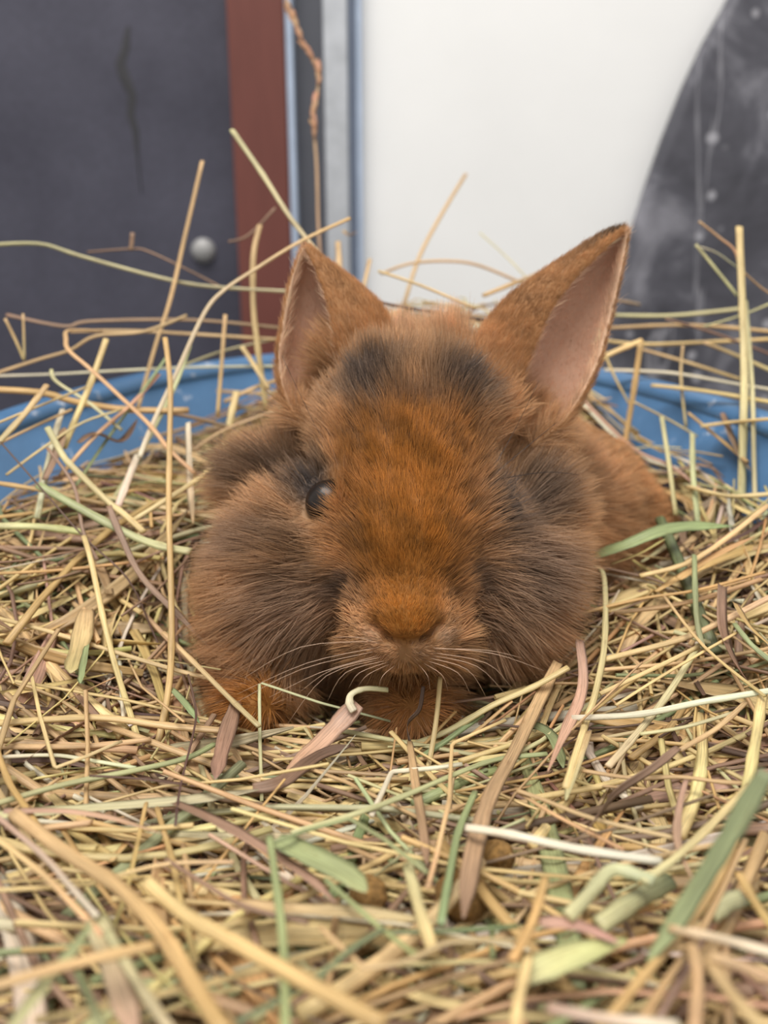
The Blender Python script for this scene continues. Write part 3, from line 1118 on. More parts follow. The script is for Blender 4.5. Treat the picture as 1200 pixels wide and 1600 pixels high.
tag(bed, 'packed brown hay at the bottom of the blue tub', 'hay', kind='stuff')


# ------------------------------------------------------------------ hay: stalks traced one by one
USED = []


def lift_path(pts, lift, ds):
    out = []
    n = len(pts)
    for i, (x, y) in enumerate(pts):
        if ds is None:
            d = hit_hay(x, y, lift)
        elif np.isscalar(ds):
            d = ds
        else:
            d = np.interp(i / max(n - 1, 1), np.linspace(0, 1, len(ds)), ds)
        out.append(loc(x, y, d))
    return np.array(out)


def densify(P, kink=False):
    n = len(P)
    if n == 2:
        t = np.linspace(0, 1, 7)[:, None]
        mid = (P[0] + P[1]) / 2 + np.array([0, 0, -.0012])
        return (1 - t) ** 2 * P[0] + 2 * t * (1 - t) * mid + t ** 2 * P[1]
    if kink:
        o = []
        for i in range(n - 1):
            for t in (0.04, .3, .65, .96) if 0 < i < n - 2 else ((0, .35, .7, .96) if i == 0 else (.04, .35, .7, 1)):
                o.append(P[i] * (1 - t) + P[i + 1] * t)
        return np.array(o)
    return catmull(P, (n - 1) * 5 + 1)


def keep_inside(P):
    """draw a stalk toward the viewer side until it clears the tub wall, then even the shift out along it"""
    d = (P - CAM) @ FWD
    ray = (P - CAM) / d[:, None]
    sh = np.zeros(len(P))
    for i in range(len(P)):
        for k in range(160):
            q = CAM + ray[i] * (d[i] - k * .0008)
            if q[2] > rim_z(q[1]) + .0055 or wall_e(q[0], q[1], q[2], .0055) < 1:
                break
        sh[i] = k * .0008
    if sh.max() == 0:
        return P
    for _ in range(6):
        pad = np.pad(sh, 1, mode='edge')
        sh = np.maximum(sh, (pad[:-2] + pad[2:]) / 2)
    return CAM + ray * (d - sh)[:, None]


def traced(label, c, wpx, pts, ds=None, kind='stem', lift=.0045, kink=False, taper=1.0, c2=None, roll=None, twist=0.0, name=None, group=None, cat=None):
    P = keep_inside(densify(lift_path(pts, lift, ds), kink))
    n = len(P)
    r = np.random.default_rng(abs(hash((pts[0], wpx))) % 9999 if False else int(pts[0][0] * 7 + pts[0][1] * 13 + wpx) % 99991)
    dep = (P - CAM) @ FWD
    w = wpx / 2 / F * np.median(dep) * (1 + .0 * dep)
    t = np.linspace(0, 1, n)
    if kind == 'leaf':
        end = r.uniform(.62, .85)
        prof = np.clip(.72 + t / .15 * .28, 0, 1) * (1 + (taper - 1) * t) * np.where(t > end, 1 - .88 * (t - end) / (1 - end), 1)
        w = w * prof * (1 + .08 * np.sin(t * 9 + r.uniform(0, 6)) + .05 * r.normal(size=n))
    else:
        prof = 1 + (taper - 1) * t
        w = w * prof
        # growth nodes on the thicker stems
        if wpx >= 9:
            for k in (int(n * .35), int(n * .72)):
                w[k] *= 1.16
    b = Bunch()
    rl = roll if roll is not None else (r.uniform(-.5, .5) if kind == 'leaf' else r.uniform(-.35, .35))
    Vv, Qq, uv, k = sweep(P, w, kind, rl, 8, twist)
    cc = HC[c] * r.uniform(.92, 1.06)
    b.add(Vv, Qq, uv, stalk_colors(cc, n, k, r, None if c2 is None else HC[c2]), k)
    nm = name or ('hay_leaf' if kind == 'leaf' else 'hay_stalk')
    o = b.build(nm)
    tag(o, label, cat or ('hay leaf' if kind == 'leaf' else 'hay stalk'), group)
    USED.append(o)
    return o


TR = traced
# --- loose stalks standing over the left rim
TR('straight tan stalk standing up from the tub before the charcoal board', 'T', 8.5, [(316, 252), (287, 378), (266, 468), (243, 540), (215, 640)], [.37, .355])
TR('thick greenish straw stem leaning across the brown post to the small ear', 'S', 12, [(363, 204), (410, 272), (455, 342), (503, 402)], [.345, .33], taper=.8)
TR('greenish straw lying level across charcoal board and brown post', 'S', 9.5, [(-30, 384), (60, 381), (125, 400), (250, 434), (330, 448), (462, 456)], [.36, .37])
TR('thin brown twig with a stub below the bolt', 'B', 6, [(137, 394), (205, 389), (232, 393), (290, 420), (348, 450)], .375)
TR('short brown stub rising from a thin twig on the charcoal board', 'B', 7, [(207, 364), (204, 391)], .374)
TR('long bent golden straw with a whitish lower half over the rim', 'O', 8, [(547, 341), (470, 377), (400, 420), (352, 452), (320, 488), (277, 580), (236, 668), (218, 715)], [.325, .315, .30], c2='W')
TR('upright tan stalk standing in front of the brown post', 'T', 9, [(406, 352), (396, 400), (396, 480), (403, 545), (416, 640)], [.375, .36])
TR('thin tan twig leaning at the far left rim', 'T', 5, [(8, 498), (26, 535), (38, 563)], .33)
TR('short upright tan twig beside a leaning one at the left rim', 'T', 5, [(36, 490), (38, 562)], .33)
TR('tan stalk rising gently over the rim below the charcoal board', 'T', 8, [(-20, 588), (60, 562), (110, 547), (150, 525), (225, 518), (292, 493)], .345)
TR('brown straw lying level over the rim under the bolt', 'B', 7.5, [(10, 492), (100, 510), (142, 502), (300, 500), (445, 513)], [.36, .375])
TR('tan straw lying level just under the brown one on the rim', 'T', 8, [(110, 518), (200, 517), (300, 522), (442, 531)], [.365, .37])
TR('crooked tan stalk bent over at its top above the blue rim', 'T', 7.5, [(160, 517), (108, 516), (103, 530), (108, 548), (145, 580), (230, 660), (264, 702), (305, 740)], [.335, .31, .295])
TR('pale yellow stalk slanting down across the blue rim', 'Y', 9.5, [(166, 530), (142, 598), (118, 655), (100, 700)], [.325, .30])
TR('whitish straw lying level across the blue rim', 'W', 7, [(-20, 588), (80, 585), (170, 580), (300, 574), (440, 572)], [.35, .37])
TR('thick golden stem lying over the left blue rim', 'O', 14, [(-25, 608), (60, 613), (120, 628), (200, 640), (295, 641)], [.30, .325])
TR('thick cut tan stem pointing up from the left rim', 'T', 11, [(73, 602), (40, 645), (-10, 700)], [.295, .275])
TR('long upright golden stalk standing left of the rabbit', 'O', 9.5, [(258, 528), (266, 600), (265, 700), (264, 800), (267, 905), (268, 1010), (262, 1085), (240, 1192)], [.30, .275, .24, .212])
TR('pale greenish stem broken over before the blue rim', 'S', 10.5, [(74, 668), (96, 708), (112, 728), (165, 780), (197, 806), (225, 832)], [.285, .27], c2='Y')
TR('thick green stem lying left of the rabbit', 'G', 15, [(60, 758), (130, 797), (200, 834), (250, 853), (298, 862)], [.272, .258], c2='S')
TR('thick green stem sticking in past the left tub wall', 'S', 14, [(-25, 822), (60, 823), (132, 832)], [.262, .27])
TR('golden stalk lying level left of the rabbit', 'O', 7, [(-25, 897), (60, 893), (140, 886), (256, 872)])
TR('golden stalk crossing below the left blue rim', 'O', 9, [(-25, 752), (60, 765), (165, 788)], [.275, .285])
TR('long slanting yellow stalk beside the upright golden stalk', 'Y', 9.5, [(131, 838), (142, 875), (160, 960), (180, 1040), (205, 1120), (230, 1210), (250, 1285)], [.262, .235, .19])
TR('dark wiry stem running down from the left rim', 'D', 3, [(0, 690), (60, 758), (130, 838), (200, 905), (240, 990), (262, 1040)], [.27, .25])
TR('dull brown leaf strip curling down toward the left cheek', 'B', 11, [(170, 790), (190, 840), (222, 902), (280, 962), (330, 1015)], [.268, .242], kind='leaf')
TR('thin dull brown stem bending down from the left rim', 'B', 6, [(74, 700), (115, 758), (130, 830), (152, 875)], [.28, .258])
TR('pale wrinkled leaf strip hanging beside the left tub wall', 'W', 12, [(294, 660), (297, 750), (302, 820)], [.31, .285], kind='leaf', c2='T')
TR('yellow stalk pointing at the dark tuft of the left cheek', 'Y', 9, [(348, 720), (300, 755), (205, 815)], [.30, .275])
TR('whitish cut straw standing against the blue tub wall', 'W', 11, [(215, 712), (200, 750), (184, 792)], [.31, .285])
TR('whitish straw crossing the blue tub wall below the bent one', 'W', 9, [(98, 640), (80, 700), (58, 810)], [.31, .28])
TR('thin yellow stalk crossing the blue wall upward', 'Y', 7, [(-20, 668), (60, 635), (135, 605)], [.285, .305])
TR('golden green blade crossing the blue wall', 'S', 8, [(170, 790), (205, 735), (268, 615), (296, 540)], [.305, .335])
TR('tan stalk crossing behind the left ear at the rim', 'T', 8, [(350, 628), (400, 605), (440, 592)], [.365, .37])
TR('greenish stalk lying along the rim under the small ear', 'S', 7, [(290, 570), (350, 548), (440, 528)], [.37, .38])
TR('yellow stalk leaning over the blue rim near the small ear', 'Y', 8, [(378, 542), (398, 572), (420, 608)], [.365, .36])
TR('curled brown leaf against the blue tub wall', 'B', 22, [(125, 692), (150, 678), (190, 690), (215, 655)], [.30, .315], kind='leaf', c2='D')
TR('brown leaf hooked on a stalk by the blue wall', 'B', 16, [(70, 750), (88, 712), (97, 682), (100, 668)], [.285, .30], kind='leaf')
TR('tan stalk slanting low over the left blue wall', 'T', 8, [(-20, 702), (50, 668), (112, 640)], [.285, .305])
TR('thin green stalk slanting up across the blue wall', 'G', 6, [(118, 760), (165, 690), (222, 612), (262, 556)], [.295, .335])
TR('tan stalk rising from the hay across the blue wall', 'T', 8, [(95, 742), (150, 680), (205, 632), (248, 585)], [.29, .33])
TR('thin pale stalk low against the blue wall', 'Y', 6, [(10, 742), (70, 698), (130, 660), (190, 640)], [.28, .31])
TR('brown twig lying along the blue wall near the small ear', 'B', 9, [(235, 640), (300, 652), (360, 668)], [.33, .345])
TR('tan stalk slanting to the foot of the small ear', 'T', 7, [(300, 705), (350, 672), (435, 640)], [.335, .35])
TR('pale yellow stub standing by the foot of the small ear', 'Y', 11, [(370, 612), (358, 665), (346, 735)], [.355, .34])
TR('slender tan stalk standing before the blue rim near the small ear', 'T', 6, [(352, 492), (347, 560), (340, 650)], [.362, .352])
TR('thin greenish stalk arched along the left blue rim', 'S', 6, [(80, 578), (88, 596), (140, 630), (190, 672)], [.32, .31])
# --- behind the head
TR('dry seed head on a thin brown stem before the metal profile', 'T', 5, [(452, 12), (470, 60), (497, 118), (490, 182), (495, 262), (497, 345), (501, 410), (505, 500)], [.47, .44], name='seed_stalk', c2='B')
TR('pale yellow straw lying behind the crown of the head', 'Y', 8, [(592, 424), (660, 447), (742, 482)], [.345, .33])
TR('thin fuzzy stalk standing before the white panel', 'T', 6, [(728, 272), (690, 335), (655, 402), (630, 480)], [.46, .42])
TR('thin pale stalk slanting before the white panel', 'S', 4, [(750, 364), (795, 405), (832, 444)], [.43, .41])
TR('tan stalk arched level behind the ears', 'T', 8, [(596, 428), (640, 412), (700, 408), (752, 416), (832, 450)], [.41, .42])
TR('thick tan stem lying behind the large ear', 'O', 9, [(755, 462), (830, 432), (905, 402)], [.38, .39], c2='B')
TR('dark brown stem lying between the ears', 'D', 8, [(545, 460), (610, 476), (690, 490), (760, 500)], [.315, .325])
TR('short upright tan stub before the metal profile', 'T', 9, [(528, 378), (531, 430), (534, 470)], [.40, .39])
TR('short tan twig before the white panel', 'T', 7, [(578, 405), (570, 440), (560, 480)], [.40, .39])
TR('brown curled husk on the metal profile', 'O', 14, [(535, 360), (545, 368), (558, 362)], .41, kind='leaf', c2='B')
TR('thin brown twig across the brown post', 'B', 7, [(357, 378), (388, 368), (430, 325)], .39)
# --- right rim
TR('tall straight yellow stalk before the dark sheet', 'Y', 12.5, [(1155, 355), (1158, 430), (1161, 500), (1163, 600), (1160, 722), (1158, 800)], [.36, .345, .325], c2='S')
TR('tan twig leaning onto the tall yellow stalk', 'T', 6.5, [(1092, 346), (1125, 372), (1150, 395), (1158, 440)], .357)
TR('pale split stem leaning toward the tall yellow stalk', 'S', 6, [(1087, 382), (1118, 420), (1152, 462)], .362)
TR('thin pale twig between split stem and tall stalk', 'W', 4, [(1094, 386), (1120, 395), (1152, 418)], .362)
TR('thin tan twig branching away beyond the tall yellow stalk', 'T', 5, [(1162, 425), (1190, 450), (1225, 472)], .355)
TR('thin slanting stalk over the right rim before the dark sheet', 'S', 5, [(1100, 510), (1160, 492), (1225, 465)], .37)
for lb, c, w, p, d in [
    ('pale yellow straw lying level topmost on the right rim', 'S', 9, [(945, 492), (1050, 493), (1160, 482)], .41),
    ('tan straw lying level second from the top on the right rim', 'T', 9, [(940, 513), (1080, 508), (1225, 520)], .405),
    ('pale yellow straw lying level over the dark gap at right', 'Y', 10, [(930, 530), (1000, 538), (1100, 535), (1225, 529)], .40),
    ('thin tan straw slanting down over the dark gap', 'T', 7, [(1000, 545), (1080, 568), (1155, 592)], .395),
    ('whitish straw lying low over the right blue rim', 'W', 9, [(945, 578), (1050, 583), (1150, 600), (1225, 612)], .39),
    ('yellow straw lying just above the right blue rim', 'Y', 9, [(1018, 602), (1100, 611), (1225, 632)], .372),
    ('brown straw slanting across the level straws at right', 'B', 7, [(1040, 498), (1120, 522), (1225, 562)], .39),
    ('tan stalk slanting low behind the tall yellow stalk', 'T', 8, [(1100, 535), (1150, 555), (1225, 588)], .38),
    ('brown straw at the foot of the dark sheet', 'B', 9, [(935, 472), (965, 470), (1000, 476)], .42),
    ('yellow stem jutting out from behind the large ear', 'Y', 12, [(915, 572), (960, 550), (1003, 532)], .365),
    ('thin yellow stalk crossed by the jutting stem', 'Y', 6.5, [(937, 533), (960, 588), (988, 640)], .36),
    ('golden stalk standing by the rump at right', 'O', 9, [(1001, 536), (992, 600), (982, 660), (976, 700)], .358),
    ('thin bowed tan stalk over the right blue rim', 'T', 4.5, [(1067, 540), (1064, 590), (1072, 668)], .36),
    ('yellow stalk slanting across the right blue wall', 'Y', 6, [(990, 628), (1045, 656), (1090, 682)], .35),
    ('greenish stalk standing right of the rump', 'S', 8, [(1034, 652), (1045, 722), (1056, 805)], [.34, .315]),
    ('pale jointed stalk standing right of the rump', 'S', 9.5, [(1082, 678), (1083, 740), (1091, 820)], [.34, .305]),
    ('golden stalk slanting down the right blue wall', 'O', 8, [(1075, 645), (1130, 690), (1168, 722)], .345),
    ('yellow straw lying level across the right blue wall', 'Y', 8, [(1095, 666), (1150, 659), (1225, 653)], .34),
    ('thin pinkish stalk along the edge of the rump', 'P', 6, [(895, 608), (985, 697), (1048, 728), (1095, 765)], [.345, .325]),
    ('second stalk standing close beside the tall yellow stalk', 'S', 7, [(1165, 470), (1175, 600), (1178, 715), (1180, 790)], [.362, .335])]:
    TR(lb, c, w, p, d)
TR('brown leaf strip hanging down the right blue wall', 'B', 14, [(1128, 645), (1148, 695), (1172, 735)], .348, kind='leaf')
TR('broad green leaf blade beside the rabbit flank', 'G', 26, [(920, 872), (975, 853), (1050, 826), (1145, 822)], [.285, .275, .29], kind='leaf', roll=-.2, taper=.8)
TR('pale yellow sheath below the green leaf at the flank', 'Y', 11, [(955, 882), (1000, 865), (1040, 842)], [.28, .275], kind='leaf')
# --- left middle
G1 = dict()
TR('yellow stalk lying left of the upright golden stalk', 'Y', 8, [(-20, 962), (60, 982), (120, 1000), (250, 1040), (335, 1062)], lift=.005)
TR('broad dry tan sheath standing among the left hay', 'T', 30, [(136, 952), (126, 1005), (110, 1052)], kind='leaf', lift=.007, roll=.1)
TR('small pale green blade under the broad tan sheath', 'G', 14, [(136, 1008), (130, 1040), (126, 1068)], kind='leaf', lift=.009)
TR('thin kinked yellow straw bent back at its foot', 'Y', 6.5, [(50, 1058), (62, 1118), (86, 1200), (135, 1182), (190, 1158)], lift=.007, kink=True)
TR('thick pale stem lying level left of the paw', 'Y', 14, [(-20, 1132), (80, 1124), (165, 1122), (260, 1134), (350, 1142)], lift=.006, c2='T')
TR('tan stem lying level under the thick pale stem', 'T', 11, [(-20, 1166), (60, 1167), (150, 1165), (235, 1155)], lift=.004)
TR('pale green stem slanting up toward the paw', 'S', 13, [(-20, 1260), (100, 1226), (210, 1204), (290, 1185), (335, 1163)], lift=.006, c2='G')
TR('broad pale yellow green blade lying at left', 'S', 20, [(-10, 1275), (150, 1262), (300, 1250), (405, 1234)], kind='leaf', lift=.006, roll=.1)
TR('whitish straw lying level over the left hay', 'W', 8, [(-20, 1184), (80, 1180), (140, 1188), (212, 1200)], lift=.005)
TR('tan straw running down to the left paw', 'T', 9, [(255, 988), (300, 1032), (358, 1090), (405, 1135)], lift=.010)
TR('dry brown leaf strip leaning below the left paw', 'B', 24, [(371, 1094), (352, 1155), (336, 1218)], kind='leaf', lift=.008, roll=.15)
TR('short green blade beside the left paw', 'G', 11, [(268, 1076), (290, 1100), (312, 1130)], kind='leaf', lift=.007)
TR('thin dark stem crossing down below the left paw', 'D', 4, [(294, 1054), (306, 1110), (301, 1150), (282, 1228), (274, 1290)], lift=.009)
TR('thin dark stem lying level at left', 'D', 5, [(140, 1212), (220, 1217), (292, 1226)], lift=.008)
TR('golden stalk curving down at the left', 'O', 10, [(-12, 1150), (12, 1218), (36, 1256), (62, 1295)], lift=.010)
TR('reddish leaf blade tapering to the right over the left hay', 'P', 16, [(5, 1268), (100, 1268), (180, 1280), (265, 1307)], kind='leaf', lift=.011, taper=.4, roll=.2)
TR('large folded dull brown leaf below the left paw', 'B', 24, [(272, 1254), (340, 1285), (412, 1326), (480, 1370), (525, 1412)], kind='leaf', lift=.009, roll=.4, c2='P')
TR('golden jointed stalk running down into the front hay', 'O', 10, [(245, 1262), (268, 1340), (285, 1420), (306, 1505)], lift=.006)
TR('tan stalk parallel to the golden jointed one', 'O', 9, [(228, 1255), (212, 1330), (196, 1400), (176, 1450)], lift=.006)
# --- bottom left
TR('wide tan stem arching through the front left hay', 'T', 24, [(20, 1270), (100, 1330), (180, 1382), (240, 1442), (292, 1520), (350, 1615)], lift=.016, c2='O')
TR('mauve tinted stalk lying beside the wide tan stem', 'P', 9, [(-15, 1268), (60, 1330), (110, 1385), (152, 1432)], lift=.014, c2='W')
TR('pale yellow stalk below the mauve tinted one', 'Y', 10, [(-15, 1304), (60, 1360), (120, 1420), (160, 1462)], lift=.013)
TR('wide pale golden straw running through the front hay', 'Y', 24, [(228, 1378), (290, 1430), (370, 1475), (470, 1530), (600, 1602)], lift=.016, c2='O')
TR('tan straw rising across the front left corner', 'T', 19, [(-20, 1545), (80, 1515), (160, 1495), (242, 1477)], lift=.020, c2='O')
TR('broad yellow green blade in the front left corner', 'S', 32, [(10, 1620), (70, 1540), (110, 1490), (145, 1440)], kind='leaf', lift=.018, c2='G')
TR('broad pale leaf with a pink edge in the front hay', 'S', 40, [(150, 1432), (172, 1500), (212, 1620)], kind='leaf', lift=.013, c2='P')
TR('pale green stem beside the pink edged leaf', 'S', 17, [(168, 1455), (212, 1530), (268, 1612)], lift=.014)
TR('yellow straw lying level above the front left corner', 'Y', 8, [(-20, 1392), (80, 1386), (150, 1380)], lift=.009)
TR('thin yellow straw curving level in the front hay', 'Y', 7, [(170, 1372), (260, 1350), (365, 1347)], lift=.010)
TR('thin brown stalk slanting through the front hay', 'B', 8, [(258, 1342), (310, 1375), (382, 1416), (482, 1442)], lift=.010)
TR('bright green stalk in the front left corner', 'G', 14, [(122, 1520), (140, 1560), (165, 1620)], lift=.012)
# --- bottom centre
TR('upright green stalk running down in the front hay', 'G', 14, [(421, 1308), (430, 1370), (440, 1450), (445, 1530), (446, 1615)], lift=.015)
TR('bent thin green stalk over the green leaf blade', 'G', 8.5, [(428, 1316), (480, 1297), (546, 1279), (600, 1311), (668, 1364)], lift=.013, kink=True)
TR('broad green leaf blade in the front hay', 'G', 42, [(432, 1312), (490, 1340), (540, 1366), (572, 1394)], kind='leaf', lift=.011, roll=.1)
TR('green stalk slanting below the broad green leaf', 'G', 9, [(508, 1374), (560, 1420), (602, 1456), (652, 1494)], lift=.011)
TR('grey green stalk slanting to the lower left', 'K', 10, [(602, 1450), (550, 1482), (490, 1530), (370, 1598)], lift=.013)
TR('thin deep green stalk lying level in front', 'K', 8, [(605, 1457), (690, 1455), (810, 1447)], lift=.009)
TR('broad dry tan husk lying level in the front hay', 'T', 27, [(368, 1413), (450, 1420), (560, 1426), (686, 1442)], kind='leaf', lift=.008, roll=.2)
TR('kinked tan stalk below the broad tan husk', 'T', 10, [(500, 1448), (555, 1500), (578, 1511), (640, 1500), (705, 1472), (810, 1470)], lift=.012)
TR('long yellow stalk standing before the right foreleg', 'Y', 8.5, [(688, 1058), (681, 1130), (667, 1208), (642, 1298), (600, 1418)], [.222, .205, .165])
TR('white kinked straw below the chest', 'W', 8, [(580, 1275), (612, 1206), (680, 1200), (722, 1194)], lift=.007, kink=True)
TR('long green stem slanting up below the chest', 'S', 10, [(455, 1302), (560, 1270), (640, 1240), (720, 1206), (780, 1186), (855, 1178)], lift=.008, c2='G')
TR('yellow kinked stalk standing below the chest', 'Y', 7, [(790, 1125), (706, 1162), (702, 1250), (684, 1330), (668, 1388)], lift=.010, kink=True)
TR('tan leaf strip hanging below the right paw', 'T', 15, [(640, 1158), (650, 1230), (660, 1290), (667, 1352)], kind='leaf', lift=.007, c2='B')
TR('wide tan straw ribbon running down from the right cheek', 'T', 25, [(872, 1035), (840, 1100), (800, 1182), (768, 1240), (745, 1310), (731, 1380), (724, 1435)], kind='leaf', lift=.009, c2='B', roll=.2)
TR('green stem beside the wide tan ribbon', 'G', 13, [(742, 1238), (716, 1300), (702, 1370), (688, 1445)], lift=.008)
TR('pale yellow flat stem in the centre front', 'S', 19, [(637, 1352), (655, 1420), (678, 1490)], lift=.010, c2='Y')
TR('smooth pinkish leaf sheath with a torn tip below the chin', 'P', 36, [(560, 1100), (532, 1130), (492, 1170), (446, 1207)], [.214, .212, .206, .198], kind='leaf', roll=.1, taper=.75)
TR('curled pale green sprout in front of the chest', 'S', 13, [(606, 1078), (572, 1076), (550, 1084), (546, 1098), (553, 1112)], [.216, .212], c2='W')
TR('thin yellow green stalk folded at a right angle before the left paw', 'S', 5.5, [(409, 1252), (406, 1150), (405, 1066), (500, 1098), (610, 1127)], [.195, .212, .222, .22, .222], kink=True)
TR('long pale straw rising toward the right cheek', 'S', 12, [(640, 1165), (700, 1142), (770, 1102), (830, 1075), (888, 1043)], [.218, .225], c2='Y')
TR('second pale straw lying under the long one by the right cheek', 'Y', 7, [(665, 1180), (720, 1160), (800, 1095)], [.216, .222])
TR('thin twisted brown leaf before the right paw', 'D', 8, [(661, 1072), (655, 1108), (637, 1130), (640, 1160), (655, 1180)], [.216, .21], kind='leaf', twist=2.0)
TR('brown hollow leaf end lying below the pinkish sheath', 'B', 20, [(395, 1232), (440, 1222), (500, 1180), (548, 1165)], kind='leaf', lift=.006, c2='D')
# --- bottom right
TR('flat white straw lying in the front right hay', 'W', 16, [(727, 1293), (800, 1304), (900, 1326), (1034, 1346)], lift=.012, roll=.1)
TR('tan straw meeting another at a point', 'T', 8.5, [(808, 1235), (850, 1250), (930, 1280), (1065, 1312)], lift=.010)
TR('lower tan straw of a pair meeting at a point', 'T', 7.5, [(810, 1238), (870, 1275), (975, 1328)], lift=.009)
TR('wavy tan straw lying level at right', 'T', 9.5, [(910, 1204), (990, 1216), (1060, 1214), (1130, 1222), (1225, 1226)], lift=.009)
TR('twisted brown leaf slanting through the right hay', 'B', 15, [(1060, 1168), (1020, 1200), (960, 1240), (922, 1290), (885, 1328)], kind='leaf', lift=.012, twist=2.5)
TR('jointed yellow stem slanting at right', 'Y', 15, [(1172, 1226), (1100, 1300), (1050, 1345), (1005, 1378)], lift=.013, c2='S')
TR('wide olive green blade reaching up at right', 'K', 30, [(1198, 1205), (1150, 1290), (1100, 1372), (1050, 1450), (1010, 1505)], [.125, .124, .122], kind='leaf', c2='G', roll=.1)
TR('golden stalk fanning down behind the olive blade', 'O', 14, [(1152, 1308), (1118, 1382), (1070, 1452), (1000, 1532), (945, 1600)], lift=.012)
TR('tan stalk fanning down beside the golden one', 'T', 12, [(1165, 1312), (1098, 1450), (1050, 1520), (995, 1605)], lift=.011)
TR('pinkish stalk of the fan under the olive blade', 'P', 11, [(1140, 1380), (1090, 1480), (1030, 1590)], lift=.008)
TR('whitish tan straw lying level across the front right', 'T', 15, [(1045, 1450), (1120, 1465), (1225, 1494)], lift=.016, c2='W')
TR('upright tan stub in the front right', 'T', 20, [(1080, 1470), (1091, 1530), (1084, 1620)], lift=.014)
TR('thick tan straw slanting into the front right corner', 'T', 23, [(1108, 1498), (1140, 1550), (1205, 1620)], lift=.018)
TR('tan straw above the one in the front right corner', 'T', 19, [(1110, 1494), (1160, 1510), (1225, 1540)], lift=.019)
TR('pale green stem folded over at right', 'S', 21, [(888, 1432), (920, 1398), (952, 1362), (980, 1362), (1022, 1378)], lift=.013)
TR('thick hollow pale green stem with a joint', 'S', 29, [(935, 1446), (1000, 1402), (1048, 1376)], lift=.008, c2='K')
TR('broad pale leaf lying in the front right hay', 'S', 48, [(820, 1528), (880, 1500), (980, 1468)], kind='leaf', lift=.011, roll=.1)
TR('pinkish dry husk above the broad pale leaf', 'P', 27, [(842, 1442), (900, 1446), (968, 1474)], kind='leaf', lift=.012)
TR('golden jointed stalk in the front centre right', 'O', 15, [(852, 1372), (832, 1440), (800, 1500)], lift=.013)
TR('yellow stalk running down at the front centre right', 'Y', 18, [(826, 1495), (811, 1560), (804, 1620)], lift=.013)
TR('pinkish tan stem lying along the front edge', 'P', 19, [(855, 1574), (950, 1592), (1060, 1602)], lift=.016, c2='W')
TR('narrow reddish blade curving down at right', 'P', 12, [(1072, 1218), (1060, 1270), (1060, 1322), (1084, 1378)], kind='leaf', lift=.012)
TR('golden stalk slanting at the far right front', 'O', 16, [(1155, 1365), (1180, 1410), (1215, 1460)], lift=.012)
TR('pale green stub lying at the far right front', 'S', 28, [(1110, 1430), (1135, 1412), (1160, 1402)], lift=.010)
# --- right middle
TR('flat pinkish ribbon standing right of the cheek', 'P', 18, [(905, 1000), (911, 1050), (906, 1092), (880, 1150), (856, 1205)], kind='leaf', lift=.012, roll=.1)
TR('yellow green stem bending down beside the pinkish ribbon', 'S', 10.5, [(930, 885), (944, 902), (945, 1000), (931, 1080), (912, 1140), (884, 1232)], lift=.010, c2='Y')
TR('broad flat tan end of a stem below the right cheek', 'T', 22, [(918, 1142), (900, 1190), (884, 1250)], kind='leaf', lift=.010, c2='S')
TR('clean white straw lying level right of the rabbit', 'W', 11, [(893, 1122), (1000, 1116), (1100, 1096), (1225, 1076)], lift=.012)
TR('thick pale straw slanting up right of the cheek', 'Y', 12, [(938, 1032), (1060, 1000), (1122, 974), (1225, 922)], lift=.009)
TR('golden straw lying level from the right cheek', 'O', 8, [(893, 962), (1000, 936), (1090, 922), (1195, 894)], lift=.010)
TR('thin tan stalk slanting down across the right hay', 'T', 6, [(1038, 932), (1100, 1010), (1195, 1088)], lift=.013)
TR('yellow straw slanting up below the thick pale straw', 'Y', 7.5, [(938, 1084), (1040, 1036), (1095, 1008)], lift=.010)
TR('thin yellow straw with a knot slanting up', 'Y', 6, [(962, 1102), (1020, 1065), (1082, 1028), (1152, 988)], lift=.012)
TR('upright green stem in the right hay', 'G', 9.5, [(1085, 868), (1088, 960), (1099, 1014)], lift=.012)
TR('pale green stem slanting down from the upright one', 'S', 11, [(1092, 1008), (1040, 1090), (992, 1150), (950, 1198)], lift=.009)
TR('short green stalk at the far right', 'G', 9, [(1148, 975), (1175, 1008), (1215, 1042)], lift=.013)
TR('wrinkled brown leaf strip hanging in the right hay', 'B', 23, [(1128, 915), (1128, 980), (1145, 1030), (1172, 1070)], kind='leaf', lift=.011, twist=.6)
TR('golden curled strip at the far right', 'O', 15, [(1148, 942), (1170, 978), (1210, 1015)], kind='leaf', lift=.013)
TR('greenish straw lying level under the white straw', 'S', 8, [(1000, 1147), (1070, 1136), (1145, 1114)], lift=.009)
TR('upright pale flat stem at the far right', 'Y', 17, [(1192, 1082), (1182, 1150), (1166, 1240)], lift=.011)
TR('tan straw slanting up to the white straw at right', 'T', 9, [(1062, 1172), (1120, 1138), (1165, 1098)], lift=.010)
TR('deep green blade below the right cheek', 'K', 20, [(828, 1130), (862, 1150), (880, 1200)], kind='leaf', lift=.006, c2='G')
TR('tan stem lying level beside the right flank', 'T', 10, [(960, 958), (1080, 940), (1190, 905)], lift=.006)
TR('yellow stem lying across the right hay above the green leaf', 'Y', 11, [(1075, 760), (1140, 775), (1225, 770)], lift=.008)
TR('yellow stalk rising right of the green leaf', 'Y', 9, [(1000, 900), (1090, 872), (1200, 790)], lift=.010)
TR('golden leaf strip right of the flank', 'O', 16, [(1060, 905), (1110, 872), (1180, 838)], kind='leaf', lift=.008)

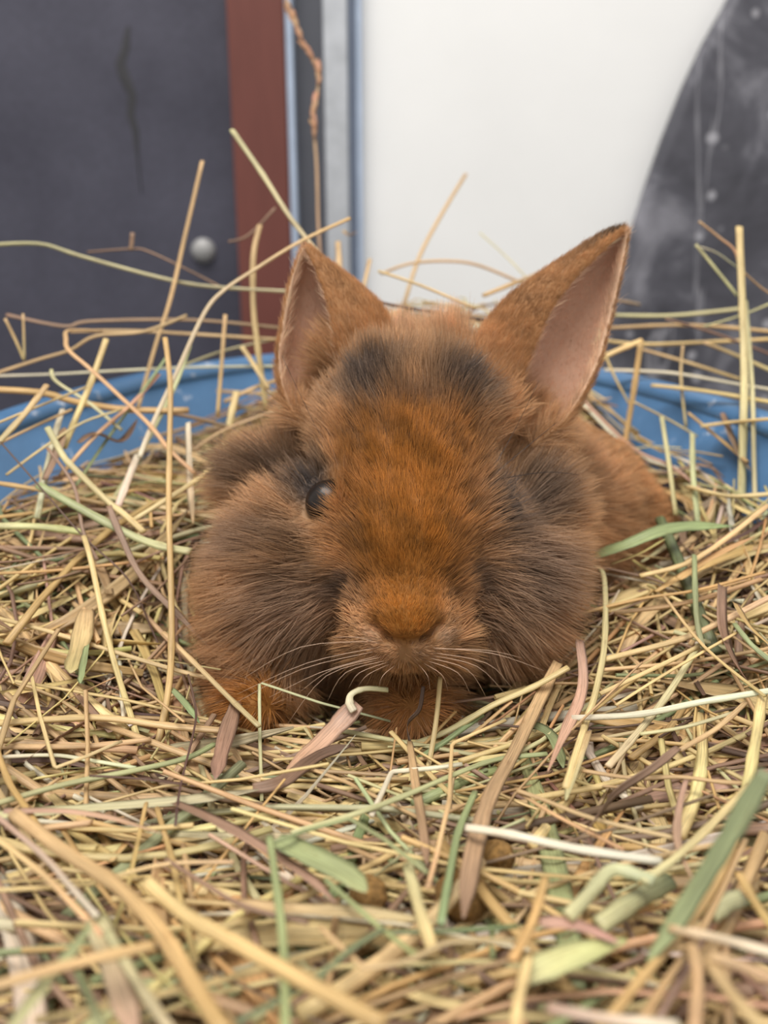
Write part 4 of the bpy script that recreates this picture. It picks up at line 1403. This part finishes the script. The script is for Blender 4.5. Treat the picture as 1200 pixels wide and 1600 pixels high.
# spikelets of the seed head
sh_ = bpy.data.objects['seed_stalk']
sp = catmull([loc(x, y, .47 - .03 * i / 6) for i, (x, y) in enumerate([(452, 12), (470, 60), (497, 118), (490, 182), (495, 262)])], 40)
rs = np.random.default_rng(4)
for i in range(2, 34, 1):
    if 22 < i < 26:
        continue
    a = sp[i]; tdir = sp[max(i - 1, 0)] - sp[i + 1]; tdir /= np.linalg.norm(tdir)
    e = a + tdir * .008 + rs.normal(size=3) * .0013
    P = np.linspace(0, 1, 5)[:, None] * (e - a) + a
    b = Bunch()
    Vv, Qq, uv, k = sweep(P, np.array([.0004, .0013, .0015, .0009, .0002]), 'stem', 0, 6)
    b.add(Vv, Qq, uv, stalk_colors(srgb(196, 150, 112), 5, k, rs), k)
    o = b.build('spikelet'); o.parent = sh_

# ------------------------------------------------------------------ hay: loose stalks by the hundred
face_poly = [(300, 900), (330, 760), (400, 680), (440, 520), (480, 390), (600, 470), (740, 510), (978, 350), (935, 580), (880, 680), (1010, 720), (1025, 800), (920, 880), (915, 960), (860, 1050), (700, 1080), (680, 1120), (600, 1130), (430, 1110), (370, 1080), (330, 1000)]
fpx = np.array(face_poly, float)


def in_poly(x, y):
    inside = np.zeros(len(x), bool)
    j = len(fpx) - 1
    for i in range(len(fpx)):
        xi, yi = fpx[i]; xj, yj = fpx[j]
        c = ((yi > y) != (yj > y)) & (x < (xj - xi) * (y - yi) / (yj - yi + 1e-9) + xi)
        inside ^= c
        j = i
    return inside


rh = np.random.default_rng(21)
KEYS = list('YTOBDGPWSK')
PROB = np.array([.31, .20, .09, .16, .05, .04, .02, .06, .06, .01]); PROB /= PROB.sum()
REST = Bunch()
picked = []
NST = 10500
made = 0
tries = 0
while made < NST and tries < NST * 4:
    tries += 1
    layer = rh.random()
    if rh.random() < .55:
        X = rh.uniform(-.13, .13); Y = rh.uniform(.07, .30)
    else:
        X = rh.uniform(-.155, .155); Y = rh.uniform(.04, .45)
    if not in_tub(X, Y, .004):
        continue
    kind = 'leaf' if rh.random() < .22 else 'stem'
    Lh = rh.uniform(.022, .072) * (1 if kind == 'stem' else .7)
    ang = rh.normal(0, .75) if rh.random() < .7 else rh.uniform(0, math.pi)
    pit = rh.normal(0, .10)
    off = -.025 + .0225 * layer + (rh.uniform(0, .004) if layer > .93 else 0)
    n = 7
    t = np.linspace(-1, 1, n)
    curve = rh.normal(0, .012) * (Lh / .06)
    dx, dy = math.cos(ang), math.sin(ang)
    px_ = X + Lh * t * dx - curve * (t * t) * dy
    py_ = Y + Lh * t * dy + curve * (t * t) * dx
    if rh.random() < .22:                               # a kink
        kk = rh.integers(2, 5); a2 = rh.normal(0, .7)
        ddx, ddy = px_[kk:] - px_[kk], py_[kk:] - py_[kk]
        px_[kk:] = px_[kk] + ddx * math.cos(a2) - ddy * math.sin(a2)
        py_[kk:] = py_[kk] + ddx * math.sin(a2) + ddy * math.cos(a2)
    zc_ = hay_z(X, Y)
    zf = hay_z(px_, py_)
    z = .35 * zc_ + .65 * zf + off + pit * Lh * t + rh.normal(0, .0015)
    z = np.maximum(z, zf - .024)
    P = np.stack([px_, py_, z], 1)
    for _ in range(3):
        ell_ = wall_e(px_, py_, z, .0055)
        if not (ell_ > 1).any() or (z > rim_z(py_) + .0055).all():
            break
        k_ = np.where(ell_ > .97, np.sqrt(.97 / ell_), 1.0)
        px_ = TC[0] + (px_ - TC[0]) * k_; py_ = TC[1] + (py_ - TC[1]) * k_
        z = hay_z(px_, py_) + off + pit * Lh * t * .5
    P = np.stack([px_, py_, z], 1)
    if ((wall_e(px_, py_, z, .0045) > 1) & (z < rim_z(py_) + .004)).any() or np.linalg.norm(np.diff(P, axis=0), axis=1).min() < .002:
        continue
    if not body_clear(P, .0015).all():
        continue
    x_, y_, d_ = to_px(P)
    if (d_ < .085).any() or (P[:, 2] > ZC - .015).any():
        continue
    ip = in_poly(x_, y_) & (d_ < .30)
    if ip.any() and (layer > .2):
        continue
    c = KEYS[rh.choice(len(KEYS), p=PROB)]
    wbase = rh.choice([.0004, .00065, .0009, .0013], p=[.32, .36, .24, .08]) if kind == 'stem' else rh.uniform(.0008, .0021)
    if layer > .86 and len(picked) < 165 and Y < .27 and rh.random() < .6:
        wbase *= 1.6
    if c == 'D':
        wbase *= .6
    if kind == 'leaf':
        w = wbase * np.array([.6, .9, 1, 1, .9, .6, .12])
    else:
        w = wbase * np.linspace(1, rh.uniform(.7, 1), n)
        if rh.random() < .3:
            w[rh.integers(2, 5)] *= 1.2
    ns = 6 if wbase > .001 else 5
    Vv, Qq, uv, k = sweep(P, w, kind, rh.uniform(-.7, .7), ns, rh.normal(0, .8) if kind == 'leaf' else 0)
    cc = HC[c] * rh.uniform(.82, 1.14)
    colr = stalk_colors(cc, n, k, rh)
    inview = ((x_ > 0) & (x_ < 1200) & (y_ < 1600) & (y_ > 450)).mean()
    big = 2 * wbase / d_.mean() * F
    if layer > .86 and inview > .8 and big > 6 and len(picked) < 165 and made > 600:
        picked.append((c, kind, P, Vv, Qq, uv, colr, k, x_.mean(), y_.mean()))
    else:
        REST.add(Vv, Qq, uv, colr, k, caps=(wbase > .0009 and layer > .5))
    made += 1
rest = REST.build('loose_hay')
tag(rest, 'deep layer of loose dry hay filling the blue tub', 'hay', kind='stuff')
for c, kind, P, Vv, Qq, uv, colr, k, mx_, my_ in picked:
    b = Bunch(); b.add(Vv, Qq, uv, colr, k)
    o = b.build('hay_leaf' if kind == 'leaf' else 'hay_stalk')
    if my_ > 1320:
        where = 'lying loose in the hay in front of the broad green leaf blade' if mx_ > 430 else 'lying loose in the hay around the wide tan arching stem'
    elif my_ > 1090:
        where = 'lying loose in the hay below the rabbit paws and chest'
    elif mx_ < 600:
        where = 'lying loose in the hay beside the upright golden stalk'
    else:
        where = 'lying loose in the hay beside the rabbit flank'
    ln = np.linalg.norm(P[-1] - P[0]); wd = np.linalg.norm(Vv[3 * k] - Vv[3 * k + k // 2])
    sz = 'long' if ln > .09 else ('short' if ln < .05 else 'medium')
    th = 'thick' if wd > .0026 else 'slim'
    az = abs(math.degrees(math.atan2(P[-1][1] - P[0][1], P[-1][0] - P[0][0])) + 360) % 180
    dr_ = 'crosswise' if (az < 25 or az > 155) else ('slanting away' if az < 65 or az > 115 else 'pointing away')
    where = where.replace('lying loose in the hay', 'lying ' + dr_)
    WORD_ = f'{sz} {th} {WORD[c]}'
    lb = f"{WORD_} {'leaf' if kind == 'leaf' else 'straw'} {where}"
    tag(o, lb, 'hay leaf' if kind == 'leaf' else 'hay stalk', f"{WORD_} {'leaves' if kind == 'leaf' else 'straws'} {where}")

# ------------------------------------------------------------------ droppings half sunk in the front hay
M_drop = plain('fibrous_dropping', srgb(140, 106, 58), .8, var=.55, scale=900, bump=1.0)
for (x, y, r, lb) in [(575, 1396, .0036, 'round fibrous brown dropping at the tip of the broad green leaf'),
                      (776, 1338, .0036, 'round fibrous brown dropping under the flat white straw'),
                      (722, 1400, .0050, 'larger round fibrous brown dropping behind the wide tan ribbon')]:
    c = loc(x, y, hit_hay(x, y, .0015))
    rd = np.random.default_rng(x)
    dv, df = [], []
    for i in range(11):
        th = math.pi * i / 10
        for k in range(16):
            ph = 2 * math.pi * k / 16
            rr = r * (1 + .06 * rd.normal())
            dv.append(c + rr * np.array([math.sin(th) * math.cos(ph), math.sin(th) * math.sin(ph), .85 * math.cos(th)]))
    for i in range(10):
        for k in range(16):
            df.append((i * 16 + k, (i + 1) * 16 + k, (i + 1) * 16 + (k + 1) % 16, i * 16 + (k + 1) % 16))
    tag(mesh_obj('dropping', dv, df, M_drop), lb, 'dropping')
